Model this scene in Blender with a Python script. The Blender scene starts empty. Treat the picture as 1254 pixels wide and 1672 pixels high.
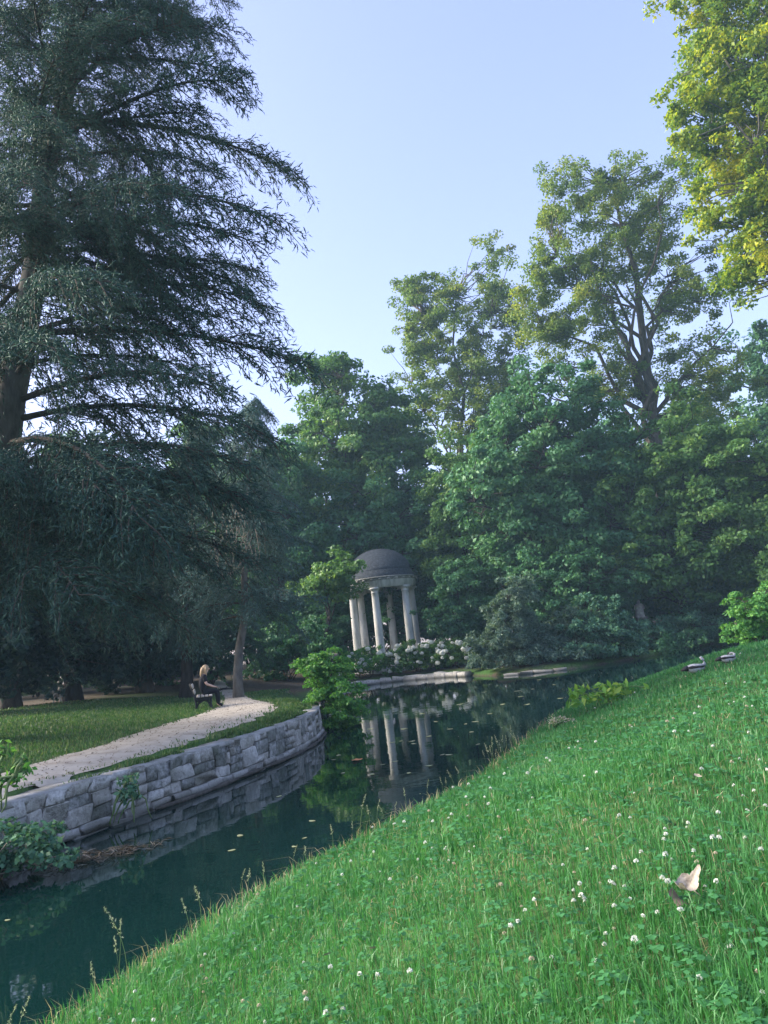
import bpy, math
import numpy as np
from mathutils import Matrix, Vector

sc = bpy.context.scene
COL = sc.collection
RNG = np.random.default_rng(7)
PI = math.pi

# ------------------------------------------------------------------ camera
F_PX, CAM_H = 1256.0, 2.2
PITCH, ROLL = math.radians(9.96), math.radians(-6.5)
cam_data = bpy.data.cameras.new('camera')
cam = bpy.data.objects.new('camera', cam_data)
COL.objects.link(cam)
cam_data.sensor_fit = 'VERTICAL'
cam_data.sensor_height = 34.6
cam_data.lens = 34.6 * F_PX / 1672.0
cam_data.clip_start = 0.05
cam_data.clip_end = 3000
CAM_ROT = Matrix.Rotation(PI / 2 + PITCH, 4, 'X') @ Matrix.Rotation(ROLL, 4, 'Z')
cam.matrix_world = Matrix.Translation((0, 0, CAM_H)) @ CAM_ROT
sc.camera = cam

# ------------------------------------------------------------------ sky, sun, exposure
SUN_AZ, SUN_EL = math.radians(-80), math.radians(28)
world = bpy.data.worlds.new('World')
sc.world = world
world.use_nodes = True
wn = world.node_tree
sky_tex = wn.nodes.new('ShaderNodeTexSky')
sky_tex.sky_type = 'NISHITA'
sky_tex.sun_disc = False
sky_tex.sun_elevation = SUN_EL
sky_tex.sun_rotation = SUN_AZ
sky_tex.altitude = 100
sky_tex.air_density = 1.0
sky_tex.dust_density = 2.0
sky_tex.ozone_density = 2.5
sky_tint = wn.nodes.new('ShaderNodeMix'); sky_tint.data_type = 'RGBA'; sky_tint.blend_type = 'MULTIPLY'; sky_tint.inputs[0].default_value = 1.0
sky_tint.inputs[7].default_value = (0.94, 0.82, 1.06, 1)
wn.links.new(sky_tex.outputs[0], sky_tint.inputs[6])
sky_soft = wn.nodes.new('ShaderNodeGamma'); sky_soft.inputs[1].default_value = 0.72
wn.links.new(sky_tint.outputs[2], sky_soft.inputs[0])
wn.links.new(sky_soft.outputs[0], wn.nodes['Background'].inputs[0])
wn.nodes['Background'].inputs[1].default_value = 0.15

sun_data = bpy.data.lights.new('sun', 'SUN')
sun_data.energy = 3.6
sun_data.angle = math.radians(36)
sun_data.color = (1.0, 0.92, 0.78)
sun = bpy.data.objects.new('sun', sun_data)
COL.objects.link(sun)
to_sun = Vector((math.sin(SUN_AZ) * math.cos(SUN_EL), math.cos(SUN_AZ) * math.cos(SUN_EL), math.sin(SUN_EL)))
sun.rotation_euler = to_sun.to_track_quat('Z', 'Y').to_euler()
sun.location = to_sun * 60

sc.view_settings.view_transform = 'Standard'
sc.view_settings.look = 'None'
sc.view_settings.gamma = 1.0
sc.view_settings.use_curve_mapping = False
sc.view_settings.exposure = 2.04

sc.render.engine = 'CYCLES'
sc.cycles.use_denoising = True
sc.cycles.max_bounces = 8
sc.cycles.diffuse_bounces = 5
sc.cycles.glossy_bounces = 3
sc.cycles.transmission_bounces = 4
sc.cycles.caustics_reflective = False
sc.cycles.caustics_refractive = False

# ------------------------------------------------------------------ helpers: pixels of the photograph to places
R3 = np.array(CAM_ROT.to_3x3())
def ray(px, py):
    return R3 @ np.array([(px - 627) / F_PX, -(py - 836) / F_PX, -1.0])
def at(px, py, y):
    d = ray(px, py); t = y / d[1]
    return d * t + np.array([0, 0, CAM_H])
def at_z(px, py, z):
    d = ray(px, py); t = (z - CAM_H) / d[2]
    return d * t + np.array([0, 0, CAM_H])
def on_ground(px, py, t0=0.5, t1=90.0):
    d = ray(px, py)
    t = np.concatenate([np.linspace(t0, 12, 1600), np.linspace(12, t1, 3000)])
    P = d[None, :] * t[:, None] + np.array([0, 0, CAM_H])
    below = P[:, 2] <= ground_h(P[:, 0], P[:, 1])
    i = int(np.argmax(below)) if below.any() else len(t) - 1
    return P[i]

# ------------------------------------------------------------------ helpers: meshes and objects
def mesh_np(name, V, tris=None, quads=None, mats=(), midx=None, smooth=False):
    me = bpy.data.meshes.new(name)
    V = np.asarray(V, dtype=np.float32)
    tris = np.zeros((0, 3), int) if tris is None or len(tris) == 0 else np.asarray(tris, int)
    quads = np.zeros((0, 4), int) if quads is None or len(quads) == 0 else np.asarray(quads, int)
    nt, nq = len(tris), len(quads)
    me.vertices.add(len(V)); me.vertices.foreach_set('co', V.ravel())
    loops = np.concatenate([tris.ravel(), quads.ravel()]).astype(np.int32)
    me.loops.add(len(loops)); me.loops.foreach_set('vertex_index', loops)
    me.polygons.add(nt + nq)
    start = np.concatenate([np.arange(nt) * 3, nt * 3 + np.arange(nq) * 4]).astype(np.int32)
    me.polygons.foreach_set('loop_start', start)
    for m in mats: me.materials.append(m)
    if midx is not None: me.polygons.foreach_set('material_index', np.asarray(midx, np.int32))
    if smooth: me.polygons.foreach_set('use_smooth', np.ones(nt + nq, bool))
    me.update(calc_edges=True)
    return me

class MB:
    """collects shapes that belong to one mesh"""
    def __init__(self): self.V, self.T, self.Q, self.n = [], [], [], 0
    def add(self, V, tris=None, quads=None):
        V = np.asarray(V, float).reshape(-1, 3)
        if tris is not None and len(tris): self.T.append(np.asarray(tris, int) + self.n)
        if quads is not None and len(quads): self.Q.append(np.asarray(quads, int) + self.n)
        self.V.append(V); self.n += len(V)
        return self
    def tube(self, pts, rad, n=8, cap=True):
        pts = np.asarray(pts, float); rad = np.broadcast_to(np.asarray(rad, float), (len(pts),))
        T = np.gradient(pts, axis=0); T /= np.linalg.norm(T, axis=1)[:, None] + 1e-9
        ref = np.array([0, 0, 1.0]) if abs(T[0][2]) < 0.9 else np.array([1.0, 0, 0])
        U = np.cross(T, ref); U /= np.linalg.norm(U, axis=1)[:, None] + 1e-9
        W = np.cross(T, U)
        a = np.arange(n) * 2 * PI / n
        V = pts[:, None, :] + rad[:, None, None] * (np.cos(a)[None, :, None] * U[:, None, :] + np.sin(a)[None, :, None] * W[:, None, :])
        m = len(pts)
        i = np.arange(m - 1)[:, None] * n; j = np.arange(n)[None, :]; k = (j + 1) % n
        Q = np.stack([i + j, i + k, i + n + k, i + n + j], -1).reshape(-1, 4)
        T_ = []
        V = V.reshape(-1, 3)
        if cap:
            V = np.vstack([V, pts[0], pts[-1]])
            T_ = [(m * n, (q + 1) % n, q) for q in range(n)] + [(m * n + 1, (m - 1) * n + q, (m - 1) * n + (q + 1) % n) for q in range(n)]
        return self.add(V, T_, Q)
    def box(self, c, s, M=None, bevel=0.0, taper=1.0):
        x, y, z = np.asarray(s, float) / 2
        b = min(bevel, 0.45 * min(x, y, z) * 2)
        if b <= 0:
            V = np.array([(sx * x * (taper if sz > 0 else 1), sy * y * (taper if sz > 0 else 1), sz * z) for sz in (-1, 1) for sy in (-1, 1) for sx in (-1, 1)])
            Q = [(0, 2, 3, 1), (4, 5, 7, 6), (0, 1, 5, 4), (2, 6, 7, 3), (0, 4, 6, 2), (1, 3, 7, 5)]
            T_ = []
        else:
            V, Q, T_ = bevel_box(x, y, z, b)
        if M is not None: V = V @ np.asarray(M, float).T
        return self.add(V + np.asarray(c, float), T_, Q)
    def lathe(self, prof, c=(0, 0, 0), n=32):
        prof = np.asarray(prof, float); a = np.arange(n) * 2 * PI / n
        V = np.stack([prof[:, None, 0] * np.cos(a), prof[:, None, 0] * np.sin(a), np.repeat(prof[:, 1:2], n, 1)], -1).reshape(-1, 3)
        m = len(prof); i = np.arange(m - 1)[:, None] * n; j = np.arange(n)[None, :]; k = (j + 1) % n
        Q = np.stack([i + j, i + k, i + n + k, i + n + j], -1).reshape(-1, 4)
        return self.add(V + np.asarray(c, float), None, Q)
    def ball(self, c, r, nu=12, nv=8, M=None):
        r = np.broadcast_to(np.asarray(r, float), (3,))
        v = np.linspace(0.02, PI - 0.02, nv); u = np.arange(nu) * 2 * PI / nu
        V = np.stack([np.sin(v)[:, None] * np.cos(u), np.sin(v)[:, None] * np.sin(u), np.repeat(np.cos(v)[:, None], nu, 1)], -1).reshape(-1, 3) * r
        if M is not None: V = V @ np.asarray(M, float).T
        i = np.arange(nv - 1)[:, None] * nu; j = np.arange(nu)[None, :]; k = (j + 1) % nu
        Q = np.stack([i + j, i + nu + j, i + nu + k, i + k], -1).reshape(-1, 4)
        return self.add(V + np.asarray(c, float), None, Q)
    def mesh(self, name, mat, smooth=False):
        V = np.vstack(self.V)
        return mesh_np(name, V, np.vstack(self.T) if self.T else None, np.vstack(self.Q) if self.Q else None, [mat], smooth=smooth)

def bevel_box(x, y, z, b):
    V = []
    for sx in (-1, 1):
        for sy in (-1, 1):
            for sz in (-1, 1):
                V += [(sx * x, sy * (y - b), sz * (z - b)), (sx * (x - b), sy * y, sz * (z - b)), (sx * (x - b), sy * (y - b), sz * z)]
    V = np.array(V)
    def I(sx, sy, sz, k): return ((sx > 0) * 4 + (sy > 0) * 2 + (sz > 0)) * 3 + k
    Q, T_ = [], []
    for s in (-1, 1):
        q = [I(s, -1, -1, 0), I(s, 1, -1, 0), I(s, 1, 1, 0), I(s, -1, 1, 0)]; Q.append(q if s > 0 else q[::-1])
        q = [I(-1, s, -1, 1), I(-1, s, 1, 1), I(1, s, 1, 1), I(1, s, -1, 1)]; Q.append(q if s > 0 else q[::-1])
        q = [I(-1, -1, s, 2), I(1, -1, s, 2), I(1, 1, s, 2), I(-1, 1, s, 2)]; Q.append(q if s > 0 else q[::-1])
    for a in (-1, 1):
        for c in (-1, 1):
            Q.append([I(a, c, -1, 0), I(a, c, 1, 0), I(a, c, 1, 1), I(a, c, -1, 1)] if a * c < 0 else [I(a, c, -1, 1), I(a, c, 1, 1), I(a, c, 1, 0), I(a, c, -1, 0)])
            Q.append([I(a, -1, c, 2), I(a, 1, c, 2), I(a, 1, c, 0), I(a, -1, c, 0)] if a * c < 0 else [I(a, -1, c, 0), I(a, 1, c, 0), I(a, 1, c, 2), I(a, -1, c, 2)])
            Q.append([I(-1, a, c, 1), I(1, a, c, 1), I(1, a, c, 2), I(-1, a, c, 2)] if a * c < 0 else [I(-1, a, c, 2), I(1, a, c, 2), I(1, a, c, 1), I(-1, a, c, 1)])
    for sx in (-1, 1):
        for sy in (-1, 1):
            for sz in (-1, 1):
                t = [I(sx, sy, sz, 0), I(sx, sy, sz, 1), I(sx, sy, sz, 2)]
                T_.append(t if sx * sy * sz > 0 else t[::-1])
    return V, Q, T_

def link(name, me, parent=None, loc=None, rotz=None, scale=None, kind=None):
    o = bpy.data.objects.new(name, me)
    COL.objects.link(o)
    if parent is not None: o.parent = parent
    if loc is not None: o.location = tuple(float(v) for v in loc)
    if rotz is not None: o.rotation_euler = (0, 0, rotz)
    if scale is not None: o.scale = (scale,) * 3 if np.isscalar(scale) else scale
    if kind: o['kind'] = kind
    return o
def tag(o, label, cat, group=None):
    o['label'] = label; o['category'] = cat
    if group: o['group'] = group
    return o
def thing(name, label, cat, loc=(0, 0, 0), rotz=0.0, group=None, scale=None):
    return tag(link(name, None, None, loc, rotz, scale), label, cat, group)
def rotz(a):
    c, s = math.cos(a), math.sin(a); return np.array([[c, -s, 0], [s, c, 0], [0, 0, 1.0]])
def unit(v):
    v = np.asarray(v, float); return v / (np.linalg.norm(v, axis=-1, keepdims=True) + 1e-9)

# ------------------------------------------------------------------ materials
def nodes_of(name):
    m = bpy.data.materials.new(name); m.use_nodes = True
    nt = m.node_tree; b = nt.nodes['Principled BSDF']
    return m, nt, b
def ramp(nt, stops):
    r = nt.nodes.new('ShaderNodeValToRGB'); e = r.color_ramp.elements
    while len(e) > len(stops): e.remove(e[-1])
    while len(e) < len(stops): e.new(0.5)
    for q, (p, c) in zip(e, stops): q.position = p; q.color = (*c, 1)
    return r
def mat_noise(name, stops, scale=4.0, rough=0.85, bump=0.3, bscale=None, spec=0.3, detail=6, stretch=None, dist=0.02):
    m, nt, b = nodes_of(name)
    tc = nt.nodes.new('ShaderNodeTexCoord'); src = tc.outputs['Object']
    if stretch:
        mp = nt.nodes.new('ShaderNodeMapping'); mp.inputs['Scale'].default_value = stretch
        nt.links.new(src, mp.inputs[0]); src = mp.outputs[0]
    n = nt.nodes.new('ShaderNodeTexNoise'); n.inputs['Scale'].default_value = scale; n.inputs['Detail'].default_value = detail
    n.inputs['Roughness'].default_value = 0.65
    nt.links.new(src, n.inputs['Vector'])
    r = ramp(nt, stops); nt.links.new(n.outputs[0], r.inputs[0]); nt.links.new(r.outputs[0], b.inputs['Base Color'])
    b.inputs['Roughness'].default_value = rough; b.inputs['Specular IOR Level'].default_value = spec
    if bump:
        n2 = nt.nodes.new('ShaderNodeTexNoise'); n2.inputs['Scale'].default_value = bscale or scale * 4; n2.inputs['Detail'].default_value = 5
        nt.links.new(src, n2.inputs['Vector'])
        bp = nt.nodes.new('ShaderNodeBump'); bp.inputs['Strength'].default_value = bump; bp.inputs['Distance'].default_value = dist
        nt.links.new(n2.outputs[0], bp.inputs['Height']); nt.links.new(bp.outputs[0], b.inputs['Normal'])
    return m
def mat_leaf(name, stops, trans=0.35, rough=0.5, spec=0.25, tcol=(1.25, 1.2, 0.6), clump=None):
    """leaf: every leaf its own tint, part of the light shining through"""
    m, nt, b = nodes_of(name)
    g = nt.nodes.new('ShaderNodeNewGeometry')
    fac = g.outputs['Random Per Island']
    if clump:
        tc = nt.nodes.new('ShaderNodeTexCoord'); n = nt.nodes.new('ShaderNodeTexNoise'); n.inputs['Scale'].default_value = clump; n.inputs['Detail'].default_value = 2
        nt.links.new(tc.outputs['Object'], n.inputs['Vector'])
        mx = nt.nodes.new('ShaderNodeMath'); mx.operation = 'MULTIPLY_ADD'; mx.inputs[1].default_value = 0.5
        ad = nt.nodes.new('ShaderNodeMath'); ad.operation = 'MULTIPLY_ADD'; ad.inputs[1].default_value = 1.4; ad.inputs[2].default_value = -0.45
        nt.links.new(n.outputs[0], ad.inputs[0]); nt.links.new(fac, mx.inputs[0]); nt.links.new(ad.outputs[0], mx.inputs[2])
        fac = mx.outputs[0]
    r = ramp(nt, stops); nt.links.new(fac, r.inputs[0])
    nt.links.new(r.outputs[0], b.inputs['Base Color'])
    b.inputs['Roughness'].default_value = rough; b.inputs['Specular IOR Level'].default_value = spec
    t = nt.nodes.new('ShaderNodeBsdfTranslucent')
    mu = nt.nodes.new('ShaderNodeMix'); mu.data_type = 'RGBA'; mu.blend_type = 'MULTIPLY'; mu.inputs[0].default_value = 1.0
    mu.inputs[7].default_value = (*tcol, 1); nt.links.new(r.outputs[0], mu.inputs[6]); nt.links.new(mu.outputs[2], t.inputs[0])
    s = nt.nodes.new('ShaderNodeMixShader'); s.inputs[0].default_value = trans
    nt.links.new(b.outputs[0], s.inputs[1]); nt.links.new(t.outputs[0], s.inputs[2])
    nt.links.new(s.outputs[0], nt.nodes['Material Output'].inputs[0])
    return m

M = {}
M['bark'] = mat_noise('bark', [(0.3, (0.035, 0.028, 0.022)), (0.7, (0.12, 0.10, 0.08))], 6, 0.95, 0.8, 18, stretch=(1, 1, 0.25), dist=0.05)
M['bark_pale'] = mat_noise('pale_bark', [(0.25, (0.06, 0.055, 0.05)), (0.55, (0.15, 0.14, 0.125)), (0.8, (0.24, 0.225, 0.205))], 5, 0.95, 0.7, 14, stretch=(1, 1, 0.35), dist=0.04)
M['bark_dark'] = mat_noise('dark_bark', [(0.3, (0.018, 0.014, 0.012)), (0.7, (0.06, 0.05, 0.045))], 6, 0.95, 0.8, 18, stretch=(1, 1, 0.25), dist=0.05)
M['twig_dry'] = mat_noise('dry_twig', [(0.3, (0.16, 0.13, 0.10)), (0.7, (0.30, 0.26, 0.21))], 9, 0.95, 0.3)
M['needle'] = mat_leaf('needles', [(0.0, (0.024, 0.068, 0.060)), (0.6, (0.050, 0.122, 0.100)), (1.0, (0.117, 0.221, 0.150))], 0.18, 0.55, 0.25, (1.1, 1.05, 0.6))
M['needle_blue'] = mat_leaf('blue_needles', [(0.0, (0.042, 0.107, 0.098)), (0.6, (0.078, 0.171, 0.151)), (1.0, (0.131, 0.244, 0.190))], 0.18, 0.55, 0.25, (1.1, 1.05, 0.7))
M['yew'] = mat_leaf('yew_leaves', [(0.0, (0.013, 0.039, 0.032)), (0.7, (0.029, 0.070, 0.051)), (1.0, (0.065, 0.119, 0.072))], 0.15, 0.5, 0.2)
M['leaf_mid'] = mat_leaf('mid_green_leaves', [(0.0, (0.047, 0.116, 0.041)), (0.6, (0.092, 0.207, 0.054)), (1.0, (0.204, 0.315, 0.068))], 0.35, clump=0.5)
M['leaf_dark'] = mat_leaf('dark_green_leaves', [(0.0, (0.032, 0.106, 0.055)), (0.6, (0.065, 0.183, 0.078)), (1.0, (0.138, 0.288, 0.101))], 0.3, clump=0.5)
M['leaf_airy'] = mat_leaf('airy_leaves', [(0.0, (0.060, 0.128, 0.034)), (0.55, (0.129, 0.211, 0.040)), (1.0, (0.293, 0.317, 0.051))], 0.45, clump=0.35)  # yellow upper end paints the warm backlit edges into the leaf colour
M['leaf_sun_tint'] = mat_leaf('sun_tinted_leaves', [(0.0, (0.04, 0.12, 0.025)), (0.38, (0.12, 0.23, 0.03)), (0.68, (0.30, 0.38, 0.03)), (1.0, (0.54, 0.52, 0.04))], 0.5, tcol=(1.15, 1.05, 0.4), clump=0.3)  # golden sunlight on the crown is put into the leaf colour as yellow
M['leaf_bright'] = mat_leaf('bright_leaves', [(0.0, (0.052, 0.176, 0.046)), (0.6, (0.098, 0.284, 0.065)), (1.0, (0.205, 0.420, 0.091))], 0.4)
M['leaf_lime'] = mat_leaf('lime_leaves', [(0.0, (0.09, 0.24, 0.04)), (0.6, (0.16, 0.34, 0.06)), (1.0, (0.34, 0.46, 0.10))], 0.45)
M['leaf_grey'] = mat_leaf('grey_green_leaves', [(0.0, (0.050, 0.102, 0.078)), (0.6, (0.088, 0.162, 0.117)), (1.0, (0.176, 0.252, 0.182))], 0.3)
M['leaf_teal'] = mat_leaf('teal_leaves', [(0.0, (0.038, 0.117, 0.074)), (0.6, (0.076, 0.193, 0.115)), (1.0, (0.152, 0.304, 0.162))], 0.3)
M['grass'] = mat_leaf('grass_blades', [(0.0, (0.027, 0.116, 0.032)), (0.55, (0.058, 0.209, 0.059)), (0.93, (0.109, 0.275, 0.102)), (1.0, (0.279, 0.300, 0.218))], 0.38, 0.45, 0.3, (1.05, 1.2, 0.75), clump=1.1)
M['grass_far'] = mat_leaf('meadow_grass', [(0.0, (0.040, 0.108, 0.033)), (0.6, (0.072, 0.171, 0.050)), (1.0, (0.176, 0.225, 0.099))], 0.4, 0.5, 0.3)
M['straw'] = mat_leaf('dry_grass', [(0.0, (0.20, 0.20, 0.10)), (0.6, (0.33, 0.29, 0.16)), (1.0, (0.48, 0.42, 0.28))], 0.35, 0.6, 0.2, (1.1, 1, 0.8))
M['clover_leaf'] = mat_leaf('clover_leaves', [(0.0, (0.030, 0.136, 0.044)), (1.0, (0.068, 0.230, 0.077))], 0.35, 0.5, 0.3)
M['petal'] = mat_leaf('white_petals', [(0.0, (0.62, 0.66, 0.58)), (1.0, (0.82, 0.82, 0.76))], 0.3, 0.6, 0.2, (1, 1, 1))
M['faded'] = mat_leaf('faded_petals', [(0.0, (0.42, 0.36, 0.24)), (1.0, (0.64, 0.58, 0.46))], 0.3, 0.6, 0.2, (1, 1, 1))
M['litter'] = mat_leaf('leaf_litter', [(0.0, (0.10, 0.08, 0.055)), (0.6, (0.24, 0.20, 0.14)), (1.0, (0.40, 0.36, 0.30))], 0.1, 0.8, 0.1, (1, 1, 1))
M['seed'] = mat_leaf('seed_heads', [(0.0, (0.22, 0.27, 0.14)), (1.0, (0.48, 0.48, 0.34))], 0.4, 0.6, 0.2, (1, 1, 0.8))
M['stalk'] = mat_leaf('green_stalk', [(0.0, (0.10, 0.19, 0.06)), (1.0, (0.22, 0.28, 0.12))], 0.2, 0.6, 0.2)
def mat_stone(name, stops, moss=0.5):
    """weathered stone: mottled tone, moss in patches and a damp band at the waterline"""
    m, nt, b = nodes_of(name); g = nt.nodes.new('ShaderNodeNewGeometry'); oi = nt.nodes.new('ShaderNodeObjectInfo')
    def noise(sc_, det=6):
        n = nt.nodes.new('ShaderNodeTexNoise'); n.inputs['Scale'].default_value = sc_; n.inputs['Detail'].default_value = det; n.inputs['Roughness'].default_value = 0.65
        nt.links.new(g.outputs['Position'], n.inputs['Vector']); return n
    def math_(op, a_, b_, c_=None):
        q = nt.nodes.new('ShaderNodeMath'); q.operation = op
        for k, v in enumerate((a_, b_, c_)):
            if v is None: continue
            if isinstance(v, (int, float)): q.inputs[k].default_value = v
            else: nt.links.new(v, q.inputs[k])
        return q.outputs[0]
    def mix(f, a_, c_):
        x = nt.nodes.new('ShaderNodeMix'); x.data_type = 'RGBA'; nt.links.new(f, x.inputs[0]); nt.links.new(a_, x.inputs[6]); x.inputs[7].default_value = (*c_, 1); return x.outputs[2]
    n1 = noise(11, 10); n2 = noise(1.9, 5); n3 = noise(38, 4)
    tone = math_('MULTIPLY_ADD', oi.outputs['Random'], 0.16, math_('MULTIPLY_ADD', n1.outputs[0], 1.7, -0.43))
    r = ramp(nt, stops); nt.links.new(tone, r.inputs[0])
    mm = nt.nodes.new('ShaderNodeMapRange'); mm.inputs[1].default_value = 0.50; mm.inputs[2].default_value = 0.68; mm.inputs[4].default_value = moss
    nt.links.new(math_('MULTIPLY_ADD', n1.outputs[0], 0.35, math_('MULTIPLY', n2.outputs[0], 0.65)), mm.inputs[0])
    c1 = mix(mm.outputs[0], r.outputs[0], (0.075, 0.085, 0.05))
    sx = nt.nodes.new('ShaderNodeSeparateXYZ'); nt.links.new(g.outputs['Position'], sx.inputs[0])
    wb = nt.nodes.new('ShaderNodeMapRange'); wb.inputs[1].default_value = 0.16; wb.inputs[2].default_value = 0.02; wb.inputs[4].default_value = 0.75
    nt.links.new(math_('MULTIPLY_ADD', n1.outputs[0], -0.14, math_('ADD', sx.outputs[2], 0.06)), wb.inputs[0])
    c2 = mix(wb.outputs[0], c1, (0.05, 0.05, 0.04))
    nt.links.new(c2, b.inputs['Base Color']); b.inputs['Roughness'].default_value = 0.93; b.inputs['Specular IOR Level'].default_value = 0.2
    bp = nt.nodes.new('ShaderNodeBump'); bp.inputs['Strength'].default_value = 1.0; bp.inputs['Distance'].default_value = 0.04
    nt.links.new(math_('MULTIPLY_ADD', n3.outputs[0], 0.4, n1.outputs[0]), bp.inputs['Height']); nt.links.new(bp.outputs[0], b.inputs['Normal'])
    return m
M['stone_wall'] = [mat_stone('wall_stone', [(0.2, (0.21, 0.20, 0.175)), (0.5, (0.39, 0.37, 0.33)), (0.85, (0.56, 0.535, 0.485))], 0.55),
                   mat_stone('wall_stone_pale', [(0.2, (0.22, 0.21, 0.19)), (0.5, (0.45, 0.435, 0.40)), (0.85, (0.64, 0.62, 0.58))], 0.5),
                   mat_stone('wall_stone_mossy', [(0.3, (0.11, 0.115, 0.095)), (0.55, (0.24, 0.24, 0.22)), (0.8, (0.38, 0.375, 0.355))], 0.9)]
M['mortar'] = mat_noise('mortar', [(0.3, (0.09, 0.086, 0.075)), (0.7, (0.22, 0.21, 0.19))], 12, 0.95, 0.6, 40)
M['coping'] = mat_noise('dusty_coping', [(0.3, (0.15, 0.15, 0.12)), (0.5, (0.30, 0.29, 0.265)), (0.75, (0.44, 0.43, 0.40))], 3, 0.95, 0.4, 25)
M['gravel'] = mat_noise('path_gravel', [(0.25, (0.26, 0.215, 0.165)), (0.45, (0.43, 0.375, 0.30)), (0.6, (0.50, 0.445, 0.365)), (0.8, (0.61, 0.555, 0.47))], 2.2, 0.97, 0.6, 60, dist=0.01, detail=10)
M['temple_stone'] = mat_noise('temple_stone', [(0.28, (0.26, 0.27, 0.24)), (0.5, (0.52, 0.52, 0.485)), (0.8, (0.72, 0.71, 0.68))], 3.0, 0.9, 0.4, 20, stretch=(1, 1, 0.25))
M['dome'] = mat_noise('dome_slate', [(0.3, (0.018, 0.023, 0.029)), (0.55, (0.043, 0.052, 0.062)), (0.8, (0.095, 0.108, 0.122))], 6, 0.85, 0.8, 22, dist=0.05)
M['iron'] = mat_noise('cast_iron', [(0.3, (0.012, 0.012, 0.015)), (0.7, (0.03, 0.03, 0.034))], 8, 0.6, 0.2)
M['bench_wood'] = mat_noise('bench_wood', [(0.3, (0.36, 0.31, 0.26)), (0.7, (0.58, 0.53, 0.47))], 8, 0.8, 0.3, 30, stretch=(1, 0.15, 1))
M['log'] = mat_noise('wet_timber', [(0.3, (0.03, 0.026, 0.022)), (0.7, (0.11, 0.095, 0.08))], 8, 0.9, 0.8, 20)
M['skin'] = mat_noise('skin', [(0.3, (0.62, 0.40, 0.31)), (0.7, (0.70, 0.46, 0.36))], 10, 0.55, 0)
M['hair'] = mat_noise('blond_hair', [(0.3, (0.30, 0.20, 0.105)), (0.7, (0.50, 0.37, 0.23))], 12, 0.5, 0.4, 40, stretch=(1, 1, 0.2))
M['cloth'] = mat_noise('black_cloth', [(0.3, (0.008, 0.008, 0.012)), (0.7, (0.02, 0.02, 0.028))], 8, 0.9, 0.3, 20)
M['white_feather'] = mat_noise('pale_feathers', [(0.3, (0.28, 0.275, 0.27)), (0.7, (0.48, 0.475, 0.46))], 9, 0.8, 0.3, 40)
M['dark_feather'] = mat_noise('dark_feathers', [(0.3, (0.012, 0.012, 0.014)), (0.7, (0.05, 0.045, 0.042))], 9, 0.7, 0.3, 40)
M['beak'] = mat_noise('beak', [(0.3, (0.28, 0.12, 0.05)), (0.7, (0.34, 0.16, 0.07))], 9, 0.5, 0)
M['statue'] = mat_noise('weathered_stone', [(0.3, (0.24, 0.235, 0.225)), (0.7, (0.50, 0.49, 0.46))], 6, 0.95, 0.6, 20)
M['white_paint'] = mat_noise('white_paint', [(0.3, (0.66, 0.66, 0.62)), (0.7, (0.8, 0.8, 0.77))], 9, 0.6, 0.1)
M['dead_leaf'] = mat_noise('dry_leaf', [(0.3, (0.17, 0.135, 0.10)), (0.5, (0.32, 0.275, 0.215)), (0.75, (0.46, 0.41, 0.34))], 40, 0.8, 0.5, 50, dist=0.005)
M['dead_leaf_shade'] = mat_noise('shade_tinted_leaf', [(0.3, (0.12, 0.085, 0.06)), (0.7, (0.25, 0.19, 0.145))], 14, 0.85, 0.5, 50, dist=0.005)  # darker copy of the dry leaf, shade put into the colour
M['pad'] = mat_leaf('floating_leaf', [(0.0, (0.22, 0.26, 0.12)), (0.6, (0.42, 0.42, 0.24)), (1.0, (0.6, 0.56, 0.40))], 0.1, 0.6, 0.3)
M['orange_leaf'] = mat_noise('orange_leaf', [(0.3, (0.45, 0.17, 0.06)), (0.7, (0.6, 0.27, 0.11))], 10, 0.7, 0.2)

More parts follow.
